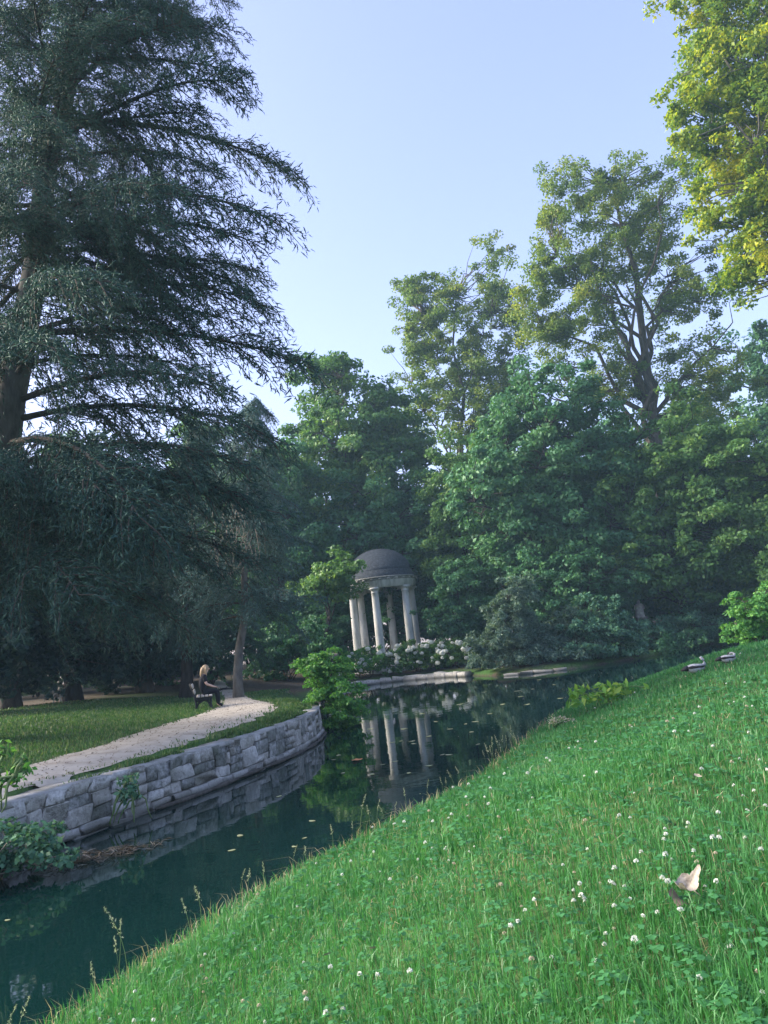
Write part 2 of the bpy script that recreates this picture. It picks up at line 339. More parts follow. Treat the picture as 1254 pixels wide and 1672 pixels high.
# ground: turf, worn soil and leaf litter in patches of their own
def make_ground_mat():
    m, nt, b = nodes_of('turf_and_soil')
    tc = nt.nodes.new('ShaderNodeTexCoord')
    n1 = nt.nodes.new('ShaderNodeTexNoise'); n1.inputs['Scale'].default_value = 0.35; n1.inputs['Detail'].default_value = 8
    n2 = nt.nodes.new('ShaderNodeTexNoise'); n2.inputs['Scale'].default_value = 9; n2.inputs['Detail'].default_value = 8
    for n in (n1, n2): nt.links.new(tc.outputs['Object'], n.inputs['Vector'])
    g = ramp(nt, [(0.3, (0.028, 0.07, 0.016)), (0.7, (0.07, 0.15, 0.035))]); nt.links.new(n2.outputs[0], g.inputs[0])
    s = ramp(nt, [(0.3, (0.035, 0.028, 0.02)), (0.7, (0.12, 0.095, 0.07))]); nt.links.new(n2.outputs[0], s.inputs[0])
    at_ = nt.nodes.new('ShaderNodeAttribute'); at_.attribute_name = 'soil'
    ad = nt.nodes.new('ShaderNodeMath'); ad.operation = 'ADD'; nt.links.new(at_.outputs['Fac'], ad.inputs[0])
    sh = ramp(nt, [(0.0, (0, 0, 0)), (1.0, (1, 1, 1))])
    sb = nt.nodes.new('ShaderNodeMath'); sb.operation = 'MULTIPLY_ADD'; sb.inputs[1].default_value = 1.6; sb.inputs[2].default_value = -0.8
    nt.links.new(n1.outputs[0], sb.inputs[0]); nt.links.new(sb.outputs[0], ad.inputs[1]); nt.links.new(ad.outputs[0], sh.inputs[0])
    mx = nt.nodes.new('ShaderNodeMix'); mx.data_type = 'RGBA'
    nt.links.new(sh.outputs[0], mx.inputs[0]); nt.links.new(g.outputs[0], mx.inputs[6]); nt.links.new(s.outputs[0], mx.inputs[7])
    nt.links.new(mx.outputs[2], b.inputs['Base Color'])
    b.inputs['Roughness'].default_value = 0.95; b.inputs['Specular IOR Level'].default_value = 0.1
    bp = nt.nodes.new('ShaderNodeBump'); bp.inputs['Strength'].default_value = 0.8; bp.inputs['Distance'].default_value = 0.04
    nt.links.new(n2.outputs[0], bp.inputs['Height']); nt.links.new(bp.outputs[0], b.inputs['Normal'])
    return m
def make_water_mat():
    m, nt, b = nodes_of('pond_water')
    b.inputs['Base Color'].default_value = (0.0026, 0.018, 0.016, 1)
    b.inputs['Roughness'].default_value = 0.025
    b.inputs['IOR'].default_value = 1.38
    tc = nt.nodes.new('ShaderNodeTexCoord')
    n1 = nt.nodes.new('ShaderNodeTexNoise'); n1.inputs['Scale'].default_value = 1.6; n1.inputs['Detail'].default_value = 3
    nt.links.new(tc.outputs['Object'], n1.inputs['Vector'])
    bp = nt.nodes.new('ShaderNodeBump'); bp.inputs['Strength'].default_value = 0.10; bp.inputs['Distance'].default_value = 0.03
    nt.links.new(n1.outputs[0], bp.inputs['Height']); nt.links.new(bp.outputs[0], b.inputs['Normal'])
    return m
M['ground'] = make_ground_mat()
M['water'] = make_water_mat()

# ------------------------------------------------------------------ terrain
NEAR = np.array([(-7, -25), (-3.2, 0.5), (-2.75, 2.6), (-2.4, 4.3), (-1.98, 5.75), (-1.45, 7.05), (-1.0, 7.86), (-0.56, 8.67), (0.12, 9.84), (0.55, 10.6),
                 (1.67, 13.7), (3.9, 19.2), (8.3, 24.4), (12.3, 29.5), (15.8, 34), (20, 39), (27, 45), (45, 55), (70, 66)], float)
FAR = np.array([(70, 76), (40, 63), (25, 55.5), (18, 50.8), (15.5, 47), (11.6, 43.5), (9.5, 42.1), (7.6, 41.6), (5.6, 42.6), (4.0, 46.5), (2.4, 49.2), (-0.7, 50.6), (-3.4, 49.6), (-4.3, 44.5), (-4.9, 38)], float)
WALL = np.array([(-4.9, 38), (-5.0, 33), (-4.3, 28.5), (-3.1, 25.4), (-2.52, 23.2), (-2.42, 21.2), (-2.62, 19), (-3.2, 16.5), (-3.95, 14.2), (-4.8, 12.1), (-5.45, 10.1), (-6.2, 8), (-8, 4), (-14, -25)], float)
def smooth_line(P, k=8):
    P = np.asarray(P, float); Q = np.vstack([2 * P[0] - P[1], P, 2 * P[-1] - P[-2]]); out = []
    for i in range(1, len(Q) - 2):
        p0, p1, p2, p3 = Q[i - 1], Q[i], Q[i + 1], Q[i + 2]
        for t in np.arange(k) / k:
            out.append(0.5 * ((2 * p1) + (-p0 + p2) * t + (2 * p0 - 5 * p1 + 4 * p2 - p3) * t * t + (-p0 + 3 * p1 - 3 * p2 + p3) * t ** 3))
    out.append(P[-1]); return np.array(out)
NEAR_S, FAR_S, WALL_S = smooth_line(NEAR, 4), smooth_line(FAR, 4), smooth_line(WALL, 5)
def dist_line(x, y, L):
    x = np.asarray(x, float); y = np.asarray(y, float); best = np.full(x.shape, 1e9)
    for a, b in zip(L[:-1], L[1:]):
        d = b - a; t = np.clip(((x - a[0]) * d[0] + (y - a[1]) * d[1]) / (d @ d), 0, 1)
        best = np.minimum(best, (x - a[0] - t * d[0]) ** 2 + (y - a[1] - t * d[1]) ** 2)
    return np.sqrt(best)
POND = np.vstack([NEAR_S, FAR_S, WALL_S[1:]])
def in_pond(x, y):
    x = np.asarray(x, float); y = np.asarray(y, float); c = np.zeros(x.shape, bool)
    n = len(POND); j = n - 1
    for i in range(n):
        xi, yi = POND[i]; xj, yj = POND[j]
        cr = ((yi > y) != (yj > y)) & (x < (xj - xi) * (y - yi) / (yj - yi + 1e-12) + xi)
        c ^= cr; j = i
    return c
def smoothstep(a, b, v):
    t = np.clip((v - a) / (b - a), 0, 1); return t * t * (3 - 2 * t)
def ground_full(x, y):
    x = np.asarray(x, float); y = np.asarray(y, float)
    dn, df, dw = dist_line(x, y, NEAR_S), dist_line(x, y, FAR_S), dist_line(x, y, WALL_S)
    inside = in_pond(x, y)
    sg = np.where(inside, -1.0, 1.0)
    bumps = 0.03 * np.sin(x * 0.9 + 0.6 * y) * np.sin(y * 0.7 - 0.4 * x) + 0.015 * np.sin(2.3 * x + 1.1) * np.sin(2.0 * y + 0.4)
    s = dn
    lawn = 0.30 + 0.27 * np.minimum(s, 3.5) + 0.09 * np.clip(s - 3.5, 0, 8) + 0.02 * np.clip(s - 11.5, 0, 20) + bumps * smoothstep(0.2, 1.5, s)
    lawn = lawn - 0.30 * (1 - smoothstep(0.0, 0.16, s))
    left = -0.5 + (0.80 + 0.5) * smoothstep(0.22, 0.5, dw) + 0.10 * smoothstep(0.5, 1.6, dw) + 0.032 * np.clip(dw - 3, 0, 18) + 0.6 * bumps * smoothstep(1, 3, dw)
    far = 0.16 * smoothstep(0.0, 0.1, df) + 0.14 * smoothstep(0.1, 0.6, df) + 0.13 * np.clip(df - 0.6, 0, 9) + 0.02 * np.clip(df - 9.6, 0, 60) + bumps
    e = 1e-3
    wn_, wf, ww = 1 / (dn + e) ** 5, 1 / (df + e) ** 5, 1 / (dw + e) ** 5
    t = wn_ + wf + ww
    h = (lawn * wn_ + far * wf + left * ww) / t
    d = np.minimum(np.minimum(dn, df), dw)
    hin = -0.6 * smoothstep(0, 0.5, d) - 0.02
    h = np.where(inside, hin, h)
    return h, dn, df, dw, inside, (wn_ / t, wf / t, ww / t)
def ground_h(x, y): return ground_full(x, y)[0]
def gh(x, y): return float(ground_h(np.array([x]), np.array([y]))[0])

def axis(lo, a, b, hi, step, fine=None):
    core = list(np.arange(a, b + 1e-6, step)) if fine is None else list(np.arange(a, fine[0], step)) + list(np.arange(fine[0], fine[1], fine[2])) + list(np.arange(fine[1], b + 1e-6, step))
    out = []; p, s = b, step
    while p < hi: s *= 1.28; p += s; out.append(min(p, hi))
    pre = []; p, s = a, step
    while p > lo: s *= 1.28; p -= s; pre.append(max(p, lo))
    return np.array(sorted(set(np.round(pre + core + out, 4))))
gx = axis(-900, -16, 26, 900, 0.4, (-5, 5, 0.14))
gy = axis(-300, -3, 58, 1500, 0.4, (1, 15, 0.16))
X, Y = np.meshgrid(gx, gy)
Hh, DN, DF, DW, INS, WT = ground_full(X, Y)
V = np.stack([X, Y, Hh], -1).reshape(-1, 3)
nx, ny = len(gx), len(gy)
i = np.arange(ny - 1)[:, None] * nx; j = np.arange(nx - 1)[None, :]
Q = np.stack([i + j, i + j + 1, i + nx + j + 1, i + nx + j], -1).reshape(-1, 4)
gm = mesh_np('ground', V, None, Q, [M['ground']], smooth=True)
soil = 0.15 + 0.9 * np.clip(WT[1], 0, 1) * smoothstep(0.3, 1.5, DF) + 0.9 * WT[2] * smoothstep(8.5, 13, DW) + 0.8 * (1 - smoothstep(0.05, 0.35, DN)) * WT[0]
soil = np.where(INS, 1.5, soil)
a_ = gm.attributes.new('soil', 'FLOAT', 'POINT'); a_.data.foreach_set('value', soil.ravel().astype(np.float32))
g_o = link('ground', gm, kind='structure'); g_o['label'] = 'grassy park ground with soil under the trees'

wv = np.array([(-60, -30, 0), (90, -30, 0), (90, 90, 0), (-60, 90, 0)], float)
w_pts = np.vstack([POND, ])
# water sheet: a grid clipped roughly to the pond, reaching a little under the banks
wx = np.arange(-16, 72, 1.0); wy = np.arange(-26, 78, 1.0)
WX, WY = np.meshgrid(wx, wy)
ok = in_pond(WX, WY) | (np.minimum(np.minimum(dist_line(WX, WY, NEAR_S), dist_line(WX, WY, FAR_S)), dist_line(WX, WY, WALL_S)) < 0.2)
cell = ok[:-1, :-1] | ok[1:, :-1] | ok[:-1, 1:] | ok[1:, 1:]
ii, jj = np.nonzero(cell); n_ = len(wx)
Qw = np.stack([ii * n_ + jj, ii * n_ + jj + 1, (ii + 1) * n_ + jj + 1, (ii + 1) * n_ + jj], -1)
wm = mesh_np('water', np.stack([WX, WY, np.zeros_like(WX)], -1).reshape(-1, 3), None, Qw, [M['water']])
w_o = link('water', wm, kind='structure'); w_o['label'] = 'still dark green pond water'

# gravel path along the wall
PL = smooth_line([(-7.4, 9.5), (-6.95, 12.0), (-6.5, 14.2), (-6.3, 17.0), (-6.15, 20), (-6.0, 23), (-6.25, 26), (-7.0, 30), (-8.0, 34.5), (-9.6, 41), (-12.5, 51)], 8)
PR = smooth_line([(-5.9, 9.5), (-5.25, 12.0), (-4.5, 14.2), (-3.95, 16.6), (-3.55, 19.4), (-3.5, 22.0), (-4.2, 25.6), (-5.6, 30), (-6.9, 34.5), (-8.6, 41), (-11.5, 51)], 8)
K = 9
wob = lambda n, s: s * (np.sin(np.arange(n) * 1.7) + 0.7 * np.sin(np.arange(n) * 0.61 + 2) + 0.5 * np.sin(np.arange(n) * 4.1))
PLw = PL + np.stack([wob(len(PL), 0.05), 0 * PL[:, 0]], 1); PRw = PR + np.stack([wob(len(PR), 0.07) - 0.15, 0 * PR[:, 0]], 1)
tt = np.linspace(0, 1, K)
PV = PLw[:, None, :] * (1 - tt)[None, :, None] + PRw[:, None, :] * tt[None, :, None]
pz = ground_h(PV[..., 0], PV[..., 1]) + 0.022 - 0.02 * (np.abs(tt - 0.5) * 2)[None, :] ** 6
m_ = len(PL)
i = np.arange(m_ - 1)[:, None] * K; j = np.arange(K - 1)[None, :]
Qp = np.stack([i + j, i + j + 1, i + K + j + 1, i + K + j], -1).reshape(-1, 4)
p_o = link('path', mesh_np('path', np.concatenate([PV, pz[..., None]], -1).reshape(-1, 3), None, Qp, [M['gravel']], smooth=True), kind='structure')
p_o['label'] = 'pale gravel footpath beside the stone wall'
def on_path(x, y):
    L = np.interp(y, PL[:, 1], PL[:, 0]); R_ = np.interp(y, PR[:, 1], PR[:, 0])
    return (x > L - 0.02) & (x < R_ + 0.02) & (y > 9.5) & (y < 51)
#@@END_SETTING
# ------------------------------------------------------------------ stone walls
def arc(L):
    s = np.concatenate([[0], np.cumsum(np.linalg.norm(np.diff(L, axis=0), axis=1))]); return s
def along(L, s, q):
    p = np.array([np.interp(q, s, L[:, 0]), np.interp(q, s, L[:, 1])])
    p2 = np.array([np.interp(q + 0.15, s, L[:, 0]), np.interp(q + 0.15, s, L[:, 1])]); p1 = np.array([np.interp(q - 0.15, s, L[:, 0]), np.interp(q - 0.15, s, L[:, 1])])
    t = unit(p2 - p1); return p, t
rw = np.random.default_rng(11)
def stone_meshes(n, mat_list, rough=0.07):
    out = []
    for k in range(n):
        Vb, Qb, Tb = bevel_box(0.5, 0.5, 0.5, 0.03 + 0.035 * rw.random())
        Vb = Vb + rw.normal(0, rough * 0.6, Vb.shape)
        # skewed outline and a bulging face
        Vb[:, 0] += Vb[:, 2] * rw.normal(0, 0.08); Vb[:, 2] += Vb[:, 0] * rw.normal(0, 0.10)
        out.append(mesh_np('stone', Vb, Tb, Qb, [mat_list[k % len(mat_list)]]))
    return out
wl = WALL_S[(WALL_S[:, 1] < 27.5) & (WALL_S[:, 1] > 5.5)]
ws = arc(wl); LEN = ws[-1]
wall = thing('retaining_wall', 'curved grey stone retaining wall between gravel path and pond', 'wall', (0, 0, 0))
mb = MB()
# core behind the stones and coping on top
seg = np.arange(0, LEN, 0.3)
PT = [along(wl, ws, q) for q in seg]
c0 = np.array([p for p, t in PT]); nn = np.array([[t[1], -t[0]] for p, t in PT])
if (nn[len(nn) // 2] @ np.array([1, 0.0])) < 0: nn = -nn
def ribbon(o0, o1, z0, z1, jit=0.0):
    a = c0 + nn * o0 + rw.normal(0, jit, (len(c0), 1)) * nn; b = c0 + nn * o1
    V = np.concatenate([np.c_[a, np.full(len(a), z0)], np.c_[a, z1 + rw.normal(0, jit, len(a))], np.c_[b, np.full(len(b), z1)], np.c_[b, np.full(len(b), z0)]])
    n = len(a); Qs = []
    for r in range(4):
        r2 = (r + 1) % 4
        for k in range(n - 1): Qs.append((r * n + k, r2 * n + k, r2 * n + k + 1, r * n + k + 1))
    return V, Qs
V_, Q_ = ribbon(-0.05, -0.6, -0.5, 0.69); mb.add(V_, None, Q_)
link('core', mb.mesh('wall_core', M['mortar']), wall)
mb = MB(); V_, Q_ = ribbon(-0.03, -0.62, 0.68, 0.752, 0.012); mb.add(V_, None, Q_)
link('coping', mb.mesh('wall_coping', M['coping']), wall)
SM = stone_meshes(14, [M['stone_wall'][0], M['stone_wall'][2], M['stone_wall'][0], M['stone_wall'][1]])
SP = stone_meshes(8, [M['stone_wall'][1], M['stone_wall'][1], M['stone_wall'][0]])
def lay(z0, h, proud, lens, meshes, skip=0.0, q0=0.0):
    q = q0
    while q < LEN - 0.1:
        L = lens[0] + (lens[1] - lens[0]) * rw.random()
        p, t = along(wl, ws, q + L / 2); n2 = np.array([t[1], -t[0]]); n2 = n2 if n2[0] > 0 else -n2
        if rw.random() > skip:
            dep = 0.26; pr = proud + rw.normal(0, 0.014)
            ce = p + n2 * (pr - dep / 2)
            hh = h * (0.93 + 0.06 * rw.random())
            o = link('stone', meshes[rw.integers(len(meshes))], wall, (ce[0], ce[1], z0 + h / 2 + rw.normal(0, 0.006)))
            o.rotation_euler = (rw.normal(0, 0.03), rw.normal(0, 0.025), math.atan2(t[1], t[0]) + rw.normal(0, 0.03) + (PI if rw.random() < 0.5 else 0))
            o.scale = (L * 0.97, dep, hh)
        q += L
def put_stone(q, L, z, h, proud, meshes):
    p, t = along(wl, ws, q + L / 2); n2 = np.array([t[1], -t[0]]); n2 = n2 if n2[0] > 0 else -n2
    dep = 0.26; ce = p + n2 * (proud + rw.normal(0, 0.008) - dep / 2)
    o = link('stone', meshes[rw.integers(len(meshes))], wall, (ce[0], ce[1], z + h / 2))
    o.rotation_euler = (rw.normal(0, 0.012), rw.normal(0, 0.02), math.atan2(t[1], t[0]) + rw.normal(0, 0.012) + (PI if rw.random() < 0.5 else 0))
    o.scale = (L * 0.965, dep, h * 0.955)
lay(-0.17, 0.19, 0.07, (0.35, 0.9), SP + SM[:3], 0.10)
lay(0.02, 0.13, 0.035, (0.3, 0.7), SP, 0.04, 0.1)
q = 0.0
while q < LEN - 0.2:
    W_ = rw.uniform(0.42, 0.88); z_ = 0.15; rows = rw.choice([2, 3, 3, 4, 4]); hs = rw.uniform(0.7, 1.4, rows); hs = hs / hs.sum() * (0.59 + rw.normal(0, 0.015))
    for hh in hs:
        n_s = 1 if (W_ < 0.55 and hh > 0.15) else (rw.choice([1, 2, 2]) if W_ < 0.8 else rw.choice([2, 2, 3])); cuts = np.sort(rw.uniform(0.28, 0.72, n_s - 1)) if n_s == 2 else np.sort([0.33 + rw.normal(0, 0.05), 0.67 + rw.normal(0, 0.05)]) if n_s == 3 else np.array([])
        ed = np.concatenate([[0], cuts, [1]]) * W_
        for k_ in range(len(ed) - 1): put_stone(q + ed[k_], ed[k_ + 1] - ed[k_], z_, hh, -0.02 * (z_ > 0.5), SM)
        z_ += hh
    q += W_
mb = MB(); qs = np.arange(LEN * 0.22, LEN * 0.66, 0.33)
pts = []
for q in qs:
    p, t = along(wl, ws, q); n2 = np.array([t[1], -t[0]]); n2 = n2 if n2[0] > 0 else -n2
    pts.append((*(p + n2 * (0.10 + 0.015 * math.sin(q * 2))), 0.035 + 0.012 * math.sin(q * 1.3)))
mb.tube(pts, [0.034 + 0.012 * math.sin(k * 1.7) + 0.008 * math.sin(k * 4.1) for k in range(len(pts))], 7)
lg = link('timber_edging', mb.mesh('timber_edging', M['log'], True), wall); lg['label'] = 'dark wet timber along the waterline'

def low_edging(name, label, pts, z, h, lens, mats, dep=0.35, seed=3):
    L = smooth_line(pts, 6); s = arc(L); r = np.random.default_rng(seed)
    t_ = thing(name, label, 'stone edging', (0, 0, 0)); q = 0
    while q < s[-1] - 0.15:
        ln = lens[0] + (lens[1] - lens[0]) * r.random(); p, t = along(L, s, q + ln / 2)
        o = link('stone', mats[r.integers(len(mats))], t_, (p[0], p[1], z + r.normal(0, 0.01)))
        o.rotation_euler = (r.normal(0, 0.04), r.normal(0, 0.03), math.atan2(t[1], t[0]) + r.normal(0, 0.05)); o.scale = (ln * 0.95, dep, h * (0.85 + 0.3 * r.random()))
        q += ln
    return t_
low_edging('island_edging', 'low pale stone edging of the bank in front of the temple', [(3.9, 46.4), (2.4, 49.05), (-0.7, 50.45), (-3.3, 49.45), (-4.15, 45.5)], 0.12, 0.36, (0.5, 1.1), SP, 0.5, 5)
low_edging('bank_edging', 'short row of pale stones at the waterline below the grey willow shrubs', [(5.5, 42.5), (6.3, 41.95), (7.6, 41.5), (8.3, 41.6)], 0.03, 0.2, (0.6, 1.2), SM, 0.35, 6)
low_edging('lawn_edging', 'weathered pale stones half buried along the lawn edge', [(-1.75, 6.35), (-1.42, 7.1), (-0.97, 7.88), (-0.53, 8.68), (0.14, 9.84), (0.5, 10.45)], 0.09, 0.22, (0.35, 0.8), SM, 0.30, 8)

# ------------------------------------------------------------------ vegetation builders
def leaf_quads(P, N, size, rng, aspect=0.55, droop=0.0):
    """one rhombic, slightly folded leaf at every point of P with normal N"""
    n = len(P); N = unit(N)
    A = rng.normal(size=(n, 3)); A[:, 2] -= droop
    A = A - (A * N).sum(1)[:, None] * N; A = unit(A); B = np.cross(N, A)
    s = (np.broadcast_to(size, (n,)) * rng.uniform(0.65, 1.35, n))[:, None]
    w = s * aspect * 0.5
    fold = rng.uniform(0.0, 0.25, n)[:, None] * s
    V = np.stack([P - A * s * 0.5, P + B * w - A * s * 0.05 + N * fold * 0.4, P + A * s * 0.5 - N * fold * 0.3, P - B * w - A * s * 0.05 + N * fold * 0.4], 1).reshape(-1, 3)
    k = np.arange(n) * 4
    T_ = np.concatenate([np.stack([k, k + 1, k + 2], 1), np.stack([k, k + 2, k + 3], 1)])
    return V, T_
def branch_pts(a, b, rng, n=5, wander=0.06, sag=0.0):
    a = np.asarray(a, float); b = np.asarray(b, float); t = np.linspace(0, 1, n)[:, None]
    L = np.linalg.norm(b - a); P = a + (b - a) * t
    P[1:-1] += rng.normal(0, wander * L, (n - 2, 3)); P[:, 2] += (np.sin(t[:, 0] * PI) * sag * L)
    return P
def crown_tree(name, label, base, blobs, leaf, bark='bark', seed=1, leaf_size=0.22, cover=5.0, cl_r=0.7, trunk_r=0.35, trunk_top=0.75, group=None, aspect=0.6, flat=0.6,
               hollow=0.35, limbs=9, cat='tree', top=None, upw=0.6, stem_names=('trunk', 'crown'), twigs=True, droop=0.0, jag=0.28, trunk_pts=None, stems=1, sparse=0.0):
    """blobs: ellipsoids (centre, radii) in world space that together make the crown"""
    rng = np.random.default_rng(seed); base = np.asarray(base, float)
    root = thing(name, label, cat, base, 0.0, group)
    Pc, Wc, Oc = [], [], []
    tot = sum(r[0] * r[2] for c, r in blobs)
    n_leaf = int(1.55 * cover * PI * tot / (0.5 * aspect * leaf_size ** 2))
    for c, r in blobs:
        c = np.asarray(c, float) - base; r = np.asarray(r, float)
        n_cl = max(8, int(4.2 * (r[0] * r[1] * r[2]) ** (2 / 3) / cl_r ** 2))
        d = unit(rng.normal(size=(n_cl, 3)))
        ph = rng.uniform(0, 6, 3)
        lump = 1 + jag * (np.sin(d[:, 0] * 4.1 + ph[0]) * np.sin(d[:, 1] * 3.7 + ph[1]) + 0.8 * np.sin(d[:, 2] * 5.3 + ph[2]) * np.sin(d[:, 0] * 6.0)) + rng.normal(0, 0.10, n_cl)
        rad = (hollow ** 3 + (1 - hollow ** 3) * rng.random(n_cl)) ** (1 / 3)
        keep = rng.random(n_cl) > sparse
        p = c + d * r * (rad * lump)[:, None]
        Pc.append(p[keep]); Oc.append(d[keep]); Wc.append(np.full(keep.sum(), r[0] * r[2] / max(1, keep.sum())))
    Pc, Oc, Wc = np.vstack(Pc), np.vstack(Oc), np.concatenate(Wc)
    ok = Pc[:, 2] > 0.15; Pc, Oc, Wc = Pc[ok], Oc[ok], Wc[ok]
    # leaves
    ci = rng.choice(len(Pc), n_leaf, p=Wc / Wc.sum())
    crs = cl_r * rng.uniform(0.6, 1.35, len(Pc))
    off = rng.normal(size=(n_leaf, 3)); off = unit(off) * (rng.random((n_leaf, 1)) ** 0.45)
    off *= crs[ci][:, None] * np.array([1, 1, flat])
    P = Pc[ci] + off
    P[:, 2] -= droop * (off[:, 0] ** 2 + off[:, 1] ** 2) / (cl_r + 1e-6)
    N = rng.normal(size=(n_leaf, 3)) * 0.75 + Oc[ci] * 0.45 + unit(off) * 0.35 + np.array([0, 0, upw])
    okk = P[:, 2] > 0.03
    V, T_ = leaf_quads(P[okk], N[okk], leaf_size, rng, aspect, droop)
    crown = mesh_np('crown', V, T_, None, [M[leaf]])
    cr = link(stem_names[1], crown, root, kind='stuff')
    # trunk, limbs and twigs
    mb = MB()
    ctr = Pc.mean(0); zt = Pc[:, 2].max()
    if trunk_pts is not None:
        tp = np.asarray(trunk_pts, float) - base
    else:
        end = np.array([ctr[0], ctr[1], zt * trunk_top]); tp = branch_pts((0, 0, -0.3), end, rng, 8, 0.012); tp[:2, :2] = 0
    rr = trunk_r * (1 - 0.85 * np.linspace(0, 1, len(tp)) ** 0.9); rr[0] *= 1.35
    if stems == 1: mb.tube(tp, rr, 9)
    K_ = min(limbs, len(Pc))
    hubs = Pc[rng.choice(len(Pc), K_, replace=False)] * 1.0
    nodes = [tp[2:]]
    for q in range(K_):
        tgt = ctr + (hubs[q] - ctr) * 0.8
        if stems > 1: st = np.array([rng.normal(0, 0.15), rng.normal(0, 0.15), -0.1]); r0 = trunk_r * 0.6
        else:
            k = int(np.clip(np.searchsorted(tp[:, 2], tgt[2] * rng.uniform(0.35, 0.75)), 1, len(tp) - 2)); st = tp[k]; r0 = rr[k] * 0.55
        bp = branch_pts(st, tgt, rng, 7, 0.035, 0.10); mb.tube(bp, np.linspace(r0, max(0.02, r0 * 0.2), 7), 6); nodes.append(bp[2:])
    nodes = np.vstack(nodes)
    if twigs:
        for p in Pc[rng.random(len(Pc)) < 0.75]:
            d2 = ((nodes - p) ** 2).sum(1) + 4.0 * np.clip(nodes[:, 2] - p[2], 0, None) ** 2; q = nodes[int(d2.argmin())]
            bp = branch_pts(q, p, rng, 4, 0.06, 0.05); mb.tube(bp, np.linspace(min(0.06, trunk_r * 0.2), 0.012, 4), 4, False)
    link(stem_names[0], mb.mesh(stem_names[0], M[bark], True), root)
    return root
def px_blob(px, py, rx, ry, y, deep=1.0):
    c = at(px, py, y); k = y / F_PX; return (c, np.array([rx * k, rx * k * deep, ry * k]))
def dup(root, loc, rz, scale, label, group=None, name=None):
    r = root.copy(); COL.objects.link(r); r.location = tuple(float(v) for v in loc); r.rotation_euler = (0, 0, rz); r.scale = (scale,) * 3; r['label'] = label
    if group: r['group'] = group
    for ch in root.children:
        c = ch.copy(); COL.objects.link(c); c.parent = r
        for g in ch.children:
            d = g.copy(); COL.objects.link(d); d.parent = c
    return r
def base_at(px, y):
    """ground point under picture column px at distance y (taken at the horizon)"""
    p = at(px, 1058 - 0.114 * (px - 627), y); return np.array([p[0], y, gh(p[0], y)])

# conifer with drooping boughs
def shoots(P, D, size, rng, per=10, width=0.2):
    """bottle-brush shoots: a fan of thin needle blades round every axis"""
    n = len(P); D = unit(D)
    A = unit(np.cross(D, rng.normal(size=(n, 3)))); B = np.cross(D, A)
    s = (size * rng.uniform(0.6, 1.45, n))[:, None]; r0 = s * width * 0.40
    ring = [A * np.cos(a) + B * np.sin(a) for a in (0.0, 2.09, 4.19)]
    mid = P + D * s * 0.42
    V = [P] + [mid + q * r0 for q in ring] + [P + D * s]
    idx = [(0, 2, 1), (0, 3, 2), (0, 1, 3), (4, 1, 2), (4, 2, 3), (4, 3, 1)]
    for k in range(per):
        t = (k + 0.6) / (per + 0.4); a = k * 2.4 + rng.uniform(0, 0.8, n)[:, None]
        R_ = A * np.cos(a) + B * np.sin(a); o = P + D * s * t; side = np.cross(D, R_)
        b0 = len(V); V += [o - side * s * 0.045, o + side * s * 0.045, o + (R_ * 0.75 + D * 0.8) * s * 0.30]; idx.append((b0, b0 + 1, b0 + 2))
    m = len(V); V = np.stack(V, 1).reshape(-1, 3)
    T_ = (np.arange(n)[:, None, None] * m + np.array(idx)[None]).reshape(-1, 3)
    return V, T_
BL = 6.0
def bough_mesh(seed, leaf, bark, size=0.16, per=5, step=0.085, lat=1.3, droop=0.42, reps=5, dens=5.5):
    """one drooping conifer bough of length BL along +x with side boughs and needle shoots"""
    rng = np.random.default_rng(seed); mb = MB(); L = BL
    n = 18; u = np.linspace(0, 1, n); up = rng.uniform(0.05, 0.22)
    B_ = np.c_[L * (u - 0.10 * u ** 3), np.sin(u * 3 + rng.uniform(0, 6)) * 0.04 * L, L * (up * u - droop * 0.75 * u ** 2)]
    B_[:, 1] -= B_[0, 1]
    mb.tube(B_, 0.075 * (1 - 0.88 * u), 6, False)
    SP_, SD_ = [], []; m = int(L * dens)
    for q in range(m):
        uu = (q + rng.random()) / m
        if uu < 0.10: continue
        p = np.array([np.interp(uu, u, B_[:, c]) for c in range(3)]); sg = 1 if q % 2 else -1
        l2 = lat * (0.40 + 1.25 * (1 - uu) ** 0.7) * rng.uniform(0.55, 1.2)
        dd = unit(np.array([rng.uniform(0.55, 1.0), sg * rng.uniform(0.3, 0.9), rng.uniform(-0.55, 0.15)]))
        k2 = max(3, int(l2 / step)); v = np.linspace(0, 1, k2)
        b2 = p + dd * (l2 * v)[:, None]; b2[:, 2] -= droop * 1.5 * l2 * v ** 2
        mb.tube(b2[[0, k2 // 2, -1]], [0.018, 0.012, 0.005], 3, False)
        T2 = unit(np.gradient(b2, axis=0)); w = 0.05 + 0.10 * (1 - v)[:, None]
        for rep_ in range(reps):
            SP_.append(b2 + rng.normal(0, 1, b2.shape) * w * np.array([1, 1, 0.5])); SD_.append(T2 * 0.75 + rng.normal(0, 0.5, b2.shape) + np.array([0, 0, -0.1]))
    for rep_ in range(3):
        SP_.append(B_[3:] + rng.normal(0, 0.05, B_[3:].shape)); SD_.append(np.gradient(B_, axis=0)[3:] + rng.normal(0, 0.12, B_[3:].shape))
    V, T_ = shoots(np.vstack(SP_), np.vstack(SD_), size, rng, per)
    W = np.vstack(mb.V); WQ = np.vstack(mb.Q); nt_ = len(T_)
    return mesh_np('bough', np.vstack([V, W]), T_, WQ + len(V), [M[leaf], M[bark]], np.concatenate([np.zeros(nt_), np.ones(len(WQ))]))
